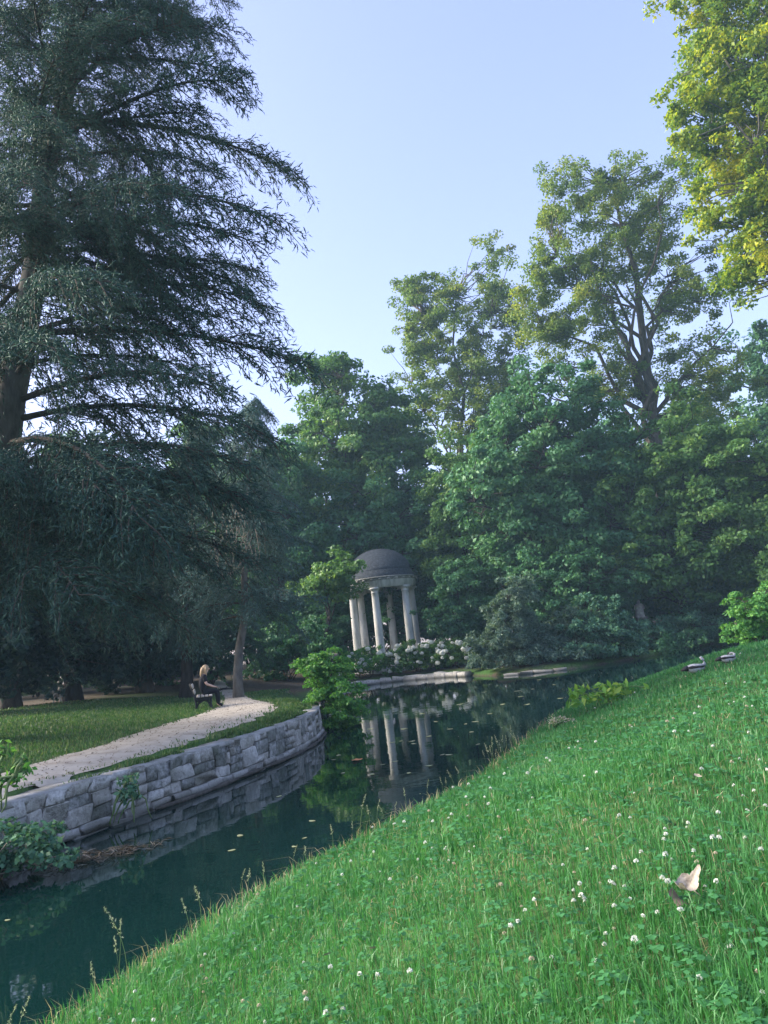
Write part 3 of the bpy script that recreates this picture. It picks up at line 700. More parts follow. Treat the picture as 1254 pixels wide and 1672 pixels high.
def conifer(name, label, base, top, z0, Lfun, n_br, boughs, bark, seed, trunk_r, az_bias=None, extra=(), gaps=(), tilt=0.22):
    rng = np.random.default_rng(seed); base = np.asarray(base, float); top = np.asarray(top, float) - base
    root = thing(name, label, 'tree', base, 0)
    mb = MB(); nseg = 14
    t = np.linspace(0, 1, nseg); tp = top * t[:, None]; tp[0, 2] = -0.3
    tp[1:-1, :2] += rng.normal(0, 0.05, (nseg - 2, 2))
    mb.tube(tp, trunk_r * (1 - 0.9 * t) * np.where(t < 0.02, 1.3, 1), 12)
    link('trunk', mb.mesh('trunk', M[bark], True), root)
    zs = z0 + (top[2] - z0) * (np.arange(n_br) + rng.random(n_br)) / n_br
    plan = [(z, None) for z in zs] + [(None, np.asarray(q, float) - base) for q in extra]
    for k, (z, tip) in enumerate(plan):
        az = k * 2.39996 + rng.normal(0, 0.3)
        if tip is not None:
            z = min(top[2] * 0.97, tip[2] + 0.17 * np.linalg.norm((tip - top * (tip[2] / top[2]))[:2]))
            o = top * (z / top[2]); az = math.atan2(tip[1] - o[1], tip[0] - o[0]); L = math.hypot(tip[1] - o[1], tip[0] - o[0]) / 0.94
        else:
            if az_bias is not None and rng.random() < az_bias[1]: az = az_bias[0] + rng.normal(0, az_bias[2])
            o = top * (z / top[2]); L = Lfun(z / top[2]) * rng.uniform(0.72, 1.12)
        ti = rng.normal(0, tilt) if tip is None else 0.0
        d = np.array([math.cos(az) * math.cos(ti), math.sin(az) * math.cos(ti), -math.sin(ti) - 0.12])
        if any(((((base + o + d * L * f) - np.asarray(gc)) / np.asarray(gr)) ** 2).sum() < 1 for gc, gr in gaps for f in (0.25, 0.4, 0.55, 0.7, 0.85)): continue
        b_ = link('bough', boughs[rng.integers(len(boughs))], root, o)
        b_.rotation_euler = (rng.normal(0, 0.25), ti, az); sc_ = L / BL; b_.scale = (sc_, max(sc_, 0.5) * rng.uniform(0.9, 1.2) * (1 if rng.random() < 0.5 else -1), max(sc_, 0.5))
    return root
#@@END_BUILDERS
# ------------------------------------------------------------------ trees
NT = 0
# the great cedar on the left bank, leaning over the path
CED = [bough_mesh(400 + q, 'needle', 'bark') for q in range(5)]
SPR = [bough_mesh(420 + q, 'needle_blue', 'bark', 0.34, 1, 0.18, 1.3, 0.5, 3) for q in range(4)]
cb = np.array([-10.6, 18.6, 0]); cb[2] = gh(cb[0], cb[1])
ct = at(105, 130, 18.6); ct = cb + (ct - cb) * (27.0 / (ct[2] - cb[2]))
conifer('cedar_tree', 'huge dark cedar with grey leaning trunk and drooping boughs beside the path', cb, ct, 4.2, lambda f: 7.2 * (1 - f) ** 0.5 + 0.6, 132, CED, 'bark_pale', 21, 0.50, (-0.75, 0.36, 0.9),
        extra=[at(a, b, yy) for a, b, yy in [(512, 285, 18), (495, 250, 19.5), (405, 110, 18.5), (390, 40, 17.5), (470, 330, 17.5), (445, 405, 18.5), (440, 490, 18), (515, 570, 18.5), (490, 560, 17.3), (500, 660, 18), (470, 720, 19), (430, 180, 17), (420, 640, 16.5), (380, 800, 17), (300, 870, 16), (230, 980, 16.5), (450, 800, 18), (350, 930, 18), (150, 420, 13.5), (60, 520, 13.5), (190, 620, 13.5), (110, 780, 14), (40, 150, 14), (200, 260, 14), (120, 930, 14)]],
        gaps=[(at(58, 690, 18.5), (1.0, 9, 1.1)), (at(290, 600, 18.5), (1.3, 9, 0.8)), (at(190, 300, 18.5), (0.5, 9, 0.35))])
# lower spruce behind the bench with trailing twigs
sb = base_at(385, 31.5); st = at(415, 650, 31.5)
spr = conifer('spruce_tree', 'blue green spruce with trailing twigs and leaning trunk behind the bench', sb, st, 3.0, lambda f: 3.9 * (1 - f) ** 0.6 + 0.3, 62, SPR, 'bark_pale', 22, 0.20)
rt = np.random.default_rng(97); mb = MB()
for q in range(70):
    a_ = at(rt.normal(385, 26), rt.uniform(800, 900), 31.5 - rt.uniform(1.2, 3.0)) - sb; b_ = a_ + np.array([rt.normal(0, 0.25), rt.normal(0, 0.2), -rt.uniform(0.5, 1.7)])
    mb.tube(branch_pts(a_, b_, rt, 5, 0.08), [0.012, 0.01, 0.009, 0.007, 0.004], 4, False)
dt = link('dead_twigs', mb.mesh('dead_twigs', M['twig_dry']), spr, kind='stuff'); dt['label'] = 'pale dry trailing twigs'
sp2 = base_at(300, 36); st2 = at(320, 690, 36)
conifer('spruce_tree', 'dark spruce standing deep in the shade behind the seated person', sp2, st2, 2.2, lambda f: 4.2 * (1 - f) ** 0.6 + 0.3, 50, CED, 'bark_dark', 23, 0.3)
# shaded yews along the back of the left lawn
yw = [(18, 37, 45, 915, 120, 190, 'dark yew with thick fissured trunk at the left picture edge'), (118, 39, 130, 920, 115, 200, 'dark yew with black trunk behind the small white hoop rail'),
      (235, 42, 235, 920, 105, 210, 'dark yew with pale fissured trunk nearest the bench'), (-70, 33, -60, 930, 120, 200, 'dark yew at the far left behind the cedar')]
for k, (px, y, cx, cy, rx, ry, lab) in enumerate(yw):
    crown_tree('yew_tree', lab, base_at(px, y), [px_blob(cx, cy, rx, ry * 0.85, y), px_blob(cx - 40, cy + 100, rx * 0.9, 120, y), px_blob(cx + 50, cy + 90, rx * 0.8, 110, y)], 'yew', 'bark' if k != 1 else 'bark_dark', 30 + k, 0.36, 3.4, 0.8, 0.44, 0.7, limbs=8, flat=0.7)

# broadleaved trees behind the temple and along the far bank
T = crown_tree
t_maple = T('maple_tree', 'small bright green tree just to the left of the temple', base_at(520, 51.5), [px_blob(548, 930, 42, 32, 51.5), px_blob(520, 955, 46, 30, 51.5), px_blob(565, 962, 22, 22, 51.5)], 'leaf_mid', 'bark_dark', 40, 0.24, 4.0, 0.55, 0.16)
t_round = T('lime_tree', 'tall rounded green tree left of the temple behind the cedar tips', base_at(560, 66), [px_blob(560, 700, 95, 130, 66), px_blob(500, 790, 100, 110, 66), px_blob(620, 780, 90, 120, 66), px_blob(545, 620, 40, 50, 66), px_blob(645, 690, 55, 75, 66), px_blob(690, 740, 45, 55, 66)], 'leaf_mid', 'bark', 41, 0.38, 4.2, 1.0, 0.4)
t_dark = T('oak_tree', 'dark spreading tree directly behind the temple dome', base_at(665, 62), [px_blob(600, 850, 95, 70, 62), px_blob(700, 840, 95, 90, 62), px_blob(640, 930, 80, 70, 62)], 'leaf_dark', 'bark_dark', 42, 0.32, 3.4, 0.9, 0.45, sparse=0.25)
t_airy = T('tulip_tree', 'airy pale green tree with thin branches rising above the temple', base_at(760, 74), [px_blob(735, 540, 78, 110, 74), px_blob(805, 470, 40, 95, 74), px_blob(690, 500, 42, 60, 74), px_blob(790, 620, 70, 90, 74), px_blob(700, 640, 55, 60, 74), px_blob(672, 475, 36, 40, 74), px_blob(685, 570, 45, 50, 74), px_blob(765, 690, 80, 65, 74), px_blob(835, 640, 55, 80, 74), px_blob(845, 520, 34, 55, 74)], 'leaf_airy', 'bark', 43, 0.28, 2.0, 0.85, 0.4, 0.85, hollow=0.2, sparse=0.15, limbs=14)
tpx = [(1082, 1010), (1085, 900), (1078, 760), (1066, 680), (1056, 600), (1046, 520), (1038, 440), (1015, 370), (1000, 300)]
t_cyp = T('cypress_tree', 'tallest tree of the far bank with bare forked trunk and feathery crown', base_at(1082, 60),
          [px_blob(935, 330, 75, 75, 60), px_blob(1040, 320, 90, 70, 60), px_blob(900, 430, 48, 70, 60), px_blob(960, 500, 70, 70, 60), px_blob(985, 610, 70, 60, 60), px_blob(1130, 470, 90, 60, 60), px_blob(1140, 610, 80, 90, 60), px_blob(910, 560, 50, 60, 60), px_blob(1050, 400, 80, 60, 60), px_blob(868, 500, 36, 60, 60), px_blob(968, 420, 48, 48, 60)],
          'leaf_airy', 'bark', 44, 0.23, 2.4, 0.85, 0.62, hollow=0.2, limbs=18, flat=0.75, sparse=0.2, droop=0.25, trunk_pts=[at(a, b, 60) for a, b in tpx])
t_plane = T('plane_tree', 'huge plane tree with leaves coloured sunlit yellow filling the top right corner', base_at(1420, 40),
           [px_blob(1190, 70, 115, 150, 40), px_blob(1240, 250, 110, 130, 40), px_blob(1150, -60, 90, 90, 40), px_blob(1330, 120, 170, 260, 40), px_blob(1270, 390, 85, 80, 40), px_blob(1135, 190, 55, 80, 40), px_blob(1185, 320, 65, 80, 40), px_blob(1225, 440, 55, 50, 40)], 'leaf_sun_tint', 'bark_pale', 45, 0.25, 3.0, 0.62, 0.55, limbs=14, hollow=0.25, flat=0.7, sparse=0.1, droop=0.15)
t_m1 = T('elm_tree', 'dense dark green tree standing at the middle of the far bank', base_at(880, 52), [px_blob(880, 690, 95, 95, 52), px_blob(960, 700, 60, 90, 52), px_blob(830, 800, 100, 110, 52), px_blob(940, 830, 110, 110, 52), px_blob(870, 900, 100, 90, 52)], 'leaf_dark', 'bark_dark', 46, 0.30, 4.4, 0.85, 0.3, hollow=0.3)
t_m2 = T('ash_tree', 'leafy mid green tree below the forked trunk on the right', base_at(1110, 50), [px_blob(1120, 740, 95, 95, 50), px_blob(1060, 830, 70, 110, 50), px_blob(1170, 840, 100, 130, 50), px_blob(1090, 920, 80, 80, 50)], 'leaf_mid', 'bark_dark', 47, 0.30, 4.4, 0.8, 0.32, hollow=0.3)
t_m3 = T('ash_tree', 'shaded green tree at the right picture edge above the bright shrub', base_at(1260, 47), [px_blob(1250, 800, 85, 110, 47), px_blob(1240, 920, 80, 80, 47), px_blob(1300, 880, 90, 130, 47)], 'leaf_mid', 'bark_dark', 48, 0.27, 4.2, 0.8, 0.32, hollow=0.3)
t_m4 = T('hornbeam_tree', 'low green tree between the temple and the dense dark tree', base_at(765, 58), [px_blob(760, 800, 75, 90, 58), px_blob(740, 880, 80, 70, 58), px_blob(800, 740, 45, 60, 58)], 'leaf_mid', 'bark_dark', 49, 0.28, 4.4, 0.8, 0.28)
t_m5 = T('hornbeam_tree', 'green tree seen between the spruce and the small bright tree', base_at(455, 60), [px_blob(450, 800, 80, 110, 60), px_blob(480, 900, 80, 80, 60), px_blob(400, 880, 80, 110, 60)], 'leaf_dark', 'bark_dark', 50, 0.30, 4.2, 0.9, 0.34)
# woods closing the view behind
for k, (src, px, y, s, rz, lab) in enumerate([
        (t_round, 330, 84, 1.05, 1.0, 'far rounded tree seen through gaps in the cedar'), (t_round, 130, 80, 1.0, 2.2, 'far rounded tree behind the yews'),
        (t_dark, 430, 90, 1.5, 0.5, 'far dark tree behind the spruce'), (t_m2, 960, 86, 1.35, 3.0, 'far leafy tree low behind the cypress'),
        (t_m2, 1190, 82, 1.4, 1.3, 'far leafy tree behind the cypress trunk on the right'), (t_m1, 1330, 76, 1.5, 5.0, 'far dense tree at the right picture edge'),
        (t_m2, 820, 100, 1.5, 0.4, 'far leafy tree behind the dense dark tree'), (t_dark, 1060, 100, 1.7, 4.4, 'far dark tree low behind the ash'), (t_dark, 10, 88, 1.7, 1.4, 'far dark tree at the left picture edge'),
        (t_dark, 230, 96, 1.7, 3.4, 'far dark tree behind the bench')]):
    dup(src, base_at(px, y), rz, s, lab, 'trees closing the view behind')

for k, (x_, y_, s_, lab) in enumerate([(-17, 13, 0.34, 'unseen low tree added for shade left of the cedar, nearest the wall'), (-18, 19.5, 0.36, 'unseen low tree added for shade left of the cedar trunk'), (-19.5, 26, 0.38, 'unseen low tree added for shade on the left bank behind the cedar'), (-21, 33, 0.42, 'unseen low tree added for shade on the left bank beside the yews')]):  # out-of-view trees, added only to shade the left bank, wall and path
    dup(t_round, (x_, y_, gh(x_, y_)), k * 1.9, s_, lab, 'unseen low trees added to shade the left bank')

# ------------------------------------------------------------------ shrubs of the far bank
def shrub(name, label, px, y, blobs, leaf, seed, size=0.16, cover=4.2, cl=0.42, group=None, **k):
    return T(name, label, base_at(px, y), [px_blob(*b, y) for b in blobs], leaf, 'bark_dark', seed, size, cover, cl, 0.07, group=group, cat='shrub', stems=3, limbs=7, stem_names=('stem', 'foliage'), hollow=0.45, **k)
s_round = shrub('laurel_shrub', 'rounded dark green shrub just to the right of the temple', 735, 53, [(750, 965, 52, 42), (740, 1010, 48, 50), (785, 1000, 36, 45), (752, 935, 32, 25)], 'leaf_dark', 60, 0.20)
s_grey = shrub('willow_shrub', 'grey green feathery shrub overhanging the water', 838, 44, [(838, 1020, 45, 55), (810, 1060, 40, 42), (862, 1065, 42, 38), (850, 975, 28, 40)], 'leaf_grey', 61, 0.20, aspect=0.35, droop=0.5)
s_g2 = shrub('willow_shrub', 'lower grey green shrub at the water beside the pale stones', 905, 44.5, [(905, 1050, 45, 45), (935, 1030, 40, 40)], 'leaf_grey', 62, 0.20, aspect=0.35, droop=0.5)
s_c = shrub('dogwood_shrub', 'dark teal shrub hanging over the middle of the far waterline', 960, 43.8, [(955, 1050, 50, 42), (1005, 1045, 45, 36), (980, 1005, 40, 35)], 'leaf_teal', 63, 0.19)
s_d = shrub('dogwood_shrub', 'dark teal shrub below the pale statue', 1070, 49.0, [(1060, 1045, 52, 28), (1125, 1030, 50, 32), (1095, 1022, 30, 18)], 'leaf_teal', 64, 0.19)
s_e = shrub('dogwood_shrub', 'dark shrub behind the ducks at the right end of the far bank', 1180, 53, [(1180, 1010, 60, 45), (1130, 960, 50, 45), (1230, 990, 50, 50)], 'leaf_dark', 65, 0.21)
s_j = shrub('sedge_shrub', 'low dark shrub drooping to the water right of the pale stones', 1030, 45.2, [(1030, 1060, 40, 20), (985, 1072, 34, 16)], 'leaf_teal', 69, 0.17, droop=0.5)
s_k = shrub('sedge_shrub', 'low dark shrub drooping to the water below the statue', 1092, 47.6, [(1085, 1052, 40, 18), (1120, 1045, 32, 16)], 'leaf_dark', 59, 0.17, droop=0.5)
s_l = shrub('sedge_shrub', 'low grey green shrub between the hydrangeas and the willow shrub', 792, 46.8, [(785, 1080, 26, 22), (800, 1060, 22, 26)], 'leaf_grey', 58, 0.17, droop=0.4)
s_m = shrub('sedge_shrub', 'low drooping shrub right behind the short row of pale stones', 890, 43.2, [(855, 1072, 34, 18), (905, 1064, 38, 20), (955, 1058, 34, 20)], 'leaf_grey', 57, 0.16, droop=0.5)
s_f = shrub('hazel_shrub', 'large shaded shrub between statue and willow shrubs', 950, 49, [(930, 950, 60, 60), (1000, 940, 55, 60), (880, 960, 45, 60)], 'leaf_dark', 66, 0.22)
s_h = shrub('hazel_shrub', 'dark shrub at the foot of the trunks left of the temple', 470, 52, [(470, 1050, 60, 42), (440, 1085, 40, 30), (520, 1040, 40, 40)], 'leaf_dark', 67, 0.22)
s_i = shrub('hazel_shrub', 'shaded shrub inside the trees behind the temple columns', 620, 60.5, [(620, 1010, 70, 50), (690, 1000, 60, 55), (560, 1015, 50, 45)], 'leaf_dark', 68, 0.26)
k = 0
for px, y, s_, lab in [(20, 64, 1.5, 'far thicket behind the left yews'), (150, 66, 1.5, 'far thicket behind the hoop rail'), (290, 66, 1.6, 'far thicket behind the seated person'), (410, 70, 1.5, 'far thicket behind the spruce'), (520, 74, 1.6, 'far thicket behind the small bright tree'),
                       (640, 76, 1.7, 'far thicket behind the temple'), (770, 72, 1.6, 'far thicket behind the rounded shrub'), (900, 70, 1.7, 'far thicket behind the willow shrubs'), (1040, 70, 1.7, 'far thicket behind the statue'), (1170, 66, 1.7, 'far thicket behind the ducks'), (1300, 62, 1.6, 'far thicket at the right picture edge'), (-110, 60, 1.6, 'far thicket at the left picture edge')]:
    src = (s_i, s_f)[k % 2]; dup(src, base_at(px, y), k * 1.3, s_ * 1.25, lab, 'thickets closing the view'); k += 1

for k, (px, y, s_, lab) in enumerate([(-60, 47, 1.0, 'shaded undergrowth at the far left between the yews'), (60, 50, 1.05, 'shaded undergrowth behind the hoop rail'), (165, 48, 0.95, 'shaded undergrowth right of the black trunk'), (265, 49, 1.0, 'shaded undergrowth behind the bench back'), (345, 47, 0.9, 'shaded undergrowth behind the fallen branch'),
        (900, 56, 1.1, 'dark undergrowth behind the willow shrubs'), (1000, 57, 1.1, 'dark undergrowth behind the teal shrub'), (1120, 58, 1.1, 'dark undergrowth behind the statue'), (1240, 56, 1.1, 'dark undergrowth at the right end of the far bank'), (800, 58, 1.1, 'dark undergrowth right of the rounded shrub'), (510, 60, 1.1, 'dark undergrowth behind the small bright tree')]):
    dup((s_h, s_e, s_i)[k % 3], base_at(px, y), 0.7 + k * 2.1, s_, lab, 'shaded undergrowth below the trees')

# nearer shrubs
T('hornbeam_shrub', 'bright green shrub overhanging the end of the stone wall', (-2.6, 24.3, gh(-3.2, 24.8) - 0.1), [px_blob(540, 1100, 46, 38, 24.0), px_blob(555, 1148, 46, 34, 23.8), px_blob(515, 1080, 30, 24, 24.3), px_blob(520, 1125, 30, 30, 24)], 'leaf_bright', 'bark_dark', 70, 0.105, 4.2, 0.26, 0.035, cat='shrub', stems=3, limbs=8, stem_names=('stem', 'foliage'), hollow=0.3, flat=0.4, droop=0.3)
p = on_ground(1240, 1064); yb = 27.5; pb = at(1238, 1050, yb)
T('yellow_green_shrub', 'bright yellow green shrub at the right edge beyond the lawn', (pb[0], yb, gh(pb[0], yb)), [px_blob(1235, 1000, 42, 45, yb), px_blob(1215, 1030, 32, 26, yb), px_blob(1265, 980, 40, 40, yb)], 'leaf_bright', 'bark', 71, 0.12, 3.8, 0.3, 0.04, cat='shrub', stems=3, limbs=8, stem_names=('stem', 'foliage'), hollow=0.3, flat=0.35, droop=0.25)
T('bramble_bush', 'low teal green bush at the water below the left end of the wall', (-5.2, 9.75, 0.0), [px_blob(25, 1378, 75, 34, 9.7), px_blob(80, 1400, 45, 22, 9.6), px_blob(-20, 1400, 60, 40, 9.5)], 'leaf_teal', 'twig_dry', 72, 0.075, 3.6, 0.14, 0.02, cat='shrub', stems=3, limbs=8, stem_names=('stem', 'foliage'), hollow=0.3, aspect=0.75)

# ------------------------------------------------------------------ temple
TY = 56.0; tc_ = at(625, 1085, TY); tz = 1.15
TC = np.array([tc_[0], TY, tz])
KP = TY / F_PX
z_cap = at(623, 962.5, TY)[2] - tz            # underside of the entablature above the floor
ax = at(623, 962.5, TY)[0]; TC[0] = ax
temple = thing('round_temple', 'small round temple with six pale columns and a dark dome', 'temple', TC)
mb = MB()
mb.lathe([(0.0, -0.9), (3.1, -0.9), (3.1, -0.42), (2.82, -0.42), (2.82, -0.21), (2.55, -0.21), (2.55, 0.0), (0, 0)], n=48)
link('stepped_base', mb.mesh('stepped_base', M['temple_stone']), temple)
RC = 50 * KP
cm = MB(); hc = z_cap
cm.lathe([(0.0, 0), (0.37, 0), (0.37, 0.10), (0.345, 0.11), (0.36, 0.17), (0.345, 0.22), (0.30, 0.25)] + [(0.30 - 0.055 * t ** 1.6, 0.25 + (hc - 0.62) * t) for t in np.linspace(0.02, 1, 12)] +
         [(0.265, hc - 0.36), (0.265, hc - 0.33), (0.247, hc - 0.32), (0.247, hc - 0.22), (0.29, hc - 0.18), (0.33, hc - 0.12), (0.335, hc - 0.11)], n=20)
cm.box((0, 0, hc - 0.055), (0.70, 0.70, 0.11))
cme = cm.mesh('column', M['temple_stone'], False)
for k_ in range(6):
    a = math.radians(-90 - 12 + 60 * k_)
    o = link('column', cme, temple, (RC * math.cos(a), RC * math.sin(a), 0.002)); o.rotation_euler = (0, 0, a)
mb = MB()
Ro = RC + 0.33; Ri = RC - 0.33
mb.lathe([(Ri, hc), (Ro - 0.04, hc), (Ro - 0.04, hc + 0.17), (Ro, hc + 0.18), (Ro, hc + 0.46), (Ro + 0.03, hc + 0.47), (Ri, hc + 0.47), (Ri, hc)], n=64)
link('entablature', mb.mesh('entablature', M['temple_stone']), temple)
mb = MB()
mb.lathe([(1.0, hc + 0.475), (Ro + 0.05, hc + 0.475), (Ro + 0.05, hc + 0.53)], n=64)
mb.lathe([(Ro + 0.02, hc + 0.62), (Ro + 0.13, hc + 0.62), (Ro + 0.15, hc + 0.70), (Ro - 0.02, hc + 0.745), (1.0, hc + 0.75)], n=64)
mb.lathe([(Ro + 0.02, hc + 0.53), (Ro + 0.02, hc + 0.62)], n=64)
co = link('cornice', mb.mesh('cornice', M['stone_wall'][2]), temple)
mm = MB().box((0, 0, 0), (0.16, 0.2, 0.12), bevel=0.01).mesh('modillion', M['stone_wall'][0])
for k_ in range(28):
    a = 2 * PI * k_ / 28; o = link('modillion', mm, co, ((Ro + 0.035) * math.cos(a), (Ro + 0.035) * math.sin(a), hc + 0.571)); o.rotation_euler = (0, 0, a)
mb = MB(); R0 = Ro - 0.10
mb.lathe([(R0, hc + 0.75), (R0, hc + 0.98), (R0 - 0.10, hc + 1.0), (R0 - 0.10, hc + 1.22), (R0 - 0.2, hc + 1.24)], n=64)
link('drum', mb.mesh('drum', M['dome']), temple)
mb = MB(); Rd = R0 - 0.2; z0d = hc + 1.24; Hd = at(619, 896.5, TY)[2] - tz - z0d
prof = []
for k_ in range(15):
    t0 = (k_ / 15) * PI / 2; t1 = ((k_ + 1) / 15) * PI / 2
    prof += [(Rd * math.cos(t0) + 0.012, z0d + Hd * math.sin(t0)), (Rd * math.cos(t1) + 0.02, z0d + Hd * math.sin(t1) - 0.004)]
prof += [(0.0, z0d + Hd)]
mb.lathe(prof, n=64)
link('dome', mb.mesh('dome', M['dome'], True), temple)

# hydrangeas in front of the temple
def hydrangea(label, px, y, blobs, nfl, seed, leaf='leaf_mid'):
    r = T('hydrangea_bush', label, base_at(px, y), [px_blob(*b, y) for b in blobs], leaf, 'bark_dark', seed, 0.17, 4.0, 0.3, 0.04, cat='shrub', stems=3, limbs=6, stem_names=('stem', 'foliage'), hollow=0.5, twigs=False)
    rg = np.random.default_rng(seed); b0 = np.array(r.location)
    for q in range(nfl):
        c, rr_ = px_blob(*blobs[rg.integers(len(blobs))], y); d = unit(rg.normal(size=3)); d[1] = -abs(d[1]) * 0.9; d[2] = d[2] * 0.8 + 0.35; d = unit(d)
        p_ = c + d * rr_ * 1.04 - b0
        if p_[2] < 0.25: continue
        o = link('flower_head', FL[rg.integers(len(FL))], r, p_, rg.uniform(0, 6), rg.uniform(0.6, 1.2))
FL = []
for q in range(4):
    r_ = np.random.default_rng(200 + q); n_f = 60; d = unit(r_.normal(size=(n_f, 3))); P_ = d * np.array([0.17, 0.17, 0.13]) * r_.uniform(0.8, 1.05, (n_f, 1))
    Vq, Tq = leaf_quads(P_, d, 0.10, r_, 0.95)
    FL.append(mesh_np('flower_head', Vq, Tq, None, [M['petal']]))
hydrangea('white flowering hydrangea bush just right of the temple front', 678, 51.6, [(672, 1072, 34, 24), (702, 1070, 30, 22), (648, 1082, 24, 20)], 34, 80, 'leaf_mid')
hydrangea('white flowering hydrangea bush at the right end of the row', 742, 50.6, [(738, 1072, 32, 24)], 28, 81, 'leaf_mid')
hydrangea('leafy light green hydrangea with few flowers left of the columns', 597, 52.2, [(605, 1078, 36, 22), (575, 1085, 30, 22)], 14, 82, 'leaf_bright')

#@@DETAILS
# ------------------------------------------------------------------ bench and the person on it
bx_, by_ = -6.62, 26.0
bench_rot = math.radians(14)
bench = thing('park_bench', 'wooden slatted bench with black iron ends beside the path', 'bench', (bx_, by_, gh(bx_, by_)), bench_rot)
mb = MB()
sq = lambda P, r: mb.tube(P, r, 6)
sq([(-0.27, 0, -0.05), (-0.25, 0, 0.2), (-0.27, 0, 0.42), (-0.34, 0, 0.66), (-0.40, 0, 0.88)], 0.03)
sq([(0.26, 0, -0.05), (0.22, 0, 0.18), (0.24, 0, 0.40)], 0.032)
sq([(-0.27, 0, 0.40), (-0.05, 0, 0.385), (0.12, 0, 0.39), (0.27, 0, 0.41)], 0.028)
sq([(-0.245, 0, 0.05), (-0.17, 0, 0.22), (0.0, 0, 0.31), (0.13, 0, 0.24), (0.21, 0, 0.07)], 0.024)
sq([(-0.25, 0, 0.3), (0, 0, 0.34), (0.22, 0, 0.3)], 0.03)
em = mb.mesh('end_frame', M['iron'], True)
for yy in (-0.85, 0.0, 0.85): link('end_frame', em, bench, (0, yy, 0))
for q, xx in enumerate((-0.17, -0.03, 0.10, 0.225)):
    link('seat_slat', MB().box((0, 0, 0), (0.105, 1.85, 0.04), bevel=0.008).mesh('seat_slat', M['bench_wood']), bench, (xx, 0, 0.437))
for zz, xx in ((0.60, -0.285), (0.78, -0.335)):
    o = link('back_slat', MB().box((0, 0, 0), (0.04, 1.85, 0.135), bevel=0.008).mesh('back_slat', M['bench_wood']), bench, (xx, 0, zz)); o.rotation_euler = (0, -0.28, 0)

def skin_mesh(name, verts, edges, radii, mat, root=0, sub=2):
    me = bpy.data.meshes.new(name); me.from_pydata([tuple(v) for v in verts], edges, [])
    o = bpy.data.objects.new(name + '_tmp', me); COL.objects.link(o)
    sk = o.modifiers.new('skin', 'SKIN'); sk.use_smooth_shade = True
    for k, r in enumerate(radii):
        sv = me.skin_vertices[0].data[k]; sv.radius = (r, r) if np.isscalar(r) else r; sv.use_root = (k == root)
    ss = o.modifiers.new('sub', 'SUBSURF'); ss.levels = sub; ss.render_levels = sub
    dg = bpy.context.evaluated_depsgraph_get()
    out = bpy.data.meshes.new_from_object(o.evaluated_get(dg)); out.name = name
    bpy.data.objects.remove(o); out.materials.clear(); out.materials.append(mat)
    for p_ in out.polygons: p_.use_smooth = True
    return out
person = thing('person', 'person with long blond hair in black clothes sitting on the bench', 'person', (bx_ + 0.02, by_ + 0.05, gh(bx_, by_)), bench_rot + 0.1)
v = [(-0.08, 0, 0.55), (-0.05, 0, 0.75), (-0.01, 0, 0.95), (0.03, 0, 1.08), (0.06, 0, 1.16), (0.10, 0, 1.25), (0.11, 0, 1.35)]
r_ = [(0.17, 0.13), (0.15, 0.11), (0.17, 0.12), (0.10, 0.085), 0.055, (0.085, 0.10), (0.07, 0.08)]
e = [(k, k + 1) for k in range(6)]
for s_ in (-1, 1):
    k = len(v)   # leg
    v += [(0.0, s_ * 0.10, 0.54), (0.40, s_ * 0.11, 0.53), (0.43, s_ * 0.11, 0.30), (0.42, s_ * 0.11, 0.09), (0.55, s_ * 0.12, 0.045)]; r_ += [0.10, 0.068, 0.058, 0.042, 0.038]
    e += [(0, k), (k, k + 1), (k + 1, k + 2), (k + 2, k + 3), (k + 3, k + 4)]
    k = len(v)   # arm
    v += [(0.01, s_ * 0.18, 1.05), (0.06, s_ * 0.235, 0.80), (0.28, s_ * 0.17, 0.70), (0.36, s_ * 0.13, 0.67)]; r_ += [0.06, 0.045, 0.033, (0.036, 0.02)]
    e += [(3, k), (k, k + 1), (k + 1, k + 2), (k + 2, k + 3)]
    h = k + 3
    for f in range(5):   # four fingers and a thumb, curled
        k = len(v); w = (f - 1.5) * 0.018
        if f < 4: v += [(0.41, s_ * 0.13 + w * 0.6, 0.662), (0.45 - 0.006 * abs(f - 1), s_ * 0.125 + w * 0.7, 0.640)]
        else: v += [(0.375, s_ * 0.085, 0.675), (0.41, s_ * 0.072, 0.665)]
        r_ += [0.0095, 0.008]; e += [(h, k), (k, k + 1)]
link('body', skin_mesh('body', v, e, r_, M['skin']), person)
v = [(-0.08, 0, 0.55), (-0.06, 0, 0.72), (-0.02, 0, 0.93), (0.02, 0, 1.07), (0.035, 0, 1.12)]
r_ = [(0.21, 0.17), (0.185, 0.145), (0.195, 0.14), (0.135, 0.11), (0.075, 0.07)]; e = [(k, k + 1) for k in range(4)]
for s_ in (-1, 1):
    k = len(v); v += [(0.0, s_ * 0.10, 0.55), (0.41, s_ * 0.11, 0.535), (0.435, s_ * 0.11, 0.30), (0.425, s_ * 0.11, 0.11), (0.56, s_ * 0.12, 0.05)]; r_ += [0.125, 0.088, 0.072, 0.055, 0.05]
    e += [(0, k), (k, k + 1), (k + 1, k + 2), (k + 2, k + 3), (k + 3, k + 4)]
    k = len(v); v += [(0.01, s_ * 0.185, 1.045), (0.045, s_ * 0.235, 0.86)]; r_ += [0.085, 0.075]; e += [(3, k), (k, k + 1)]
cl = link('clothing', skin_mesh('clothing', v, e, r_, M['cloth']), person); cl['label'] = 'loose black top and trousers'
hm = MB()
hm.ball((0.085, 0, 1.315), (0.115, 0.105, 0.118), 16, 12)
hm.tube([(0.04, 0, 1.33), (0.005, 0, 1.24), (-0.03, 0, 1.12), (-0.07, 0, 1.0)], [0.095, 0.10, 0.085, 0.03], 10)
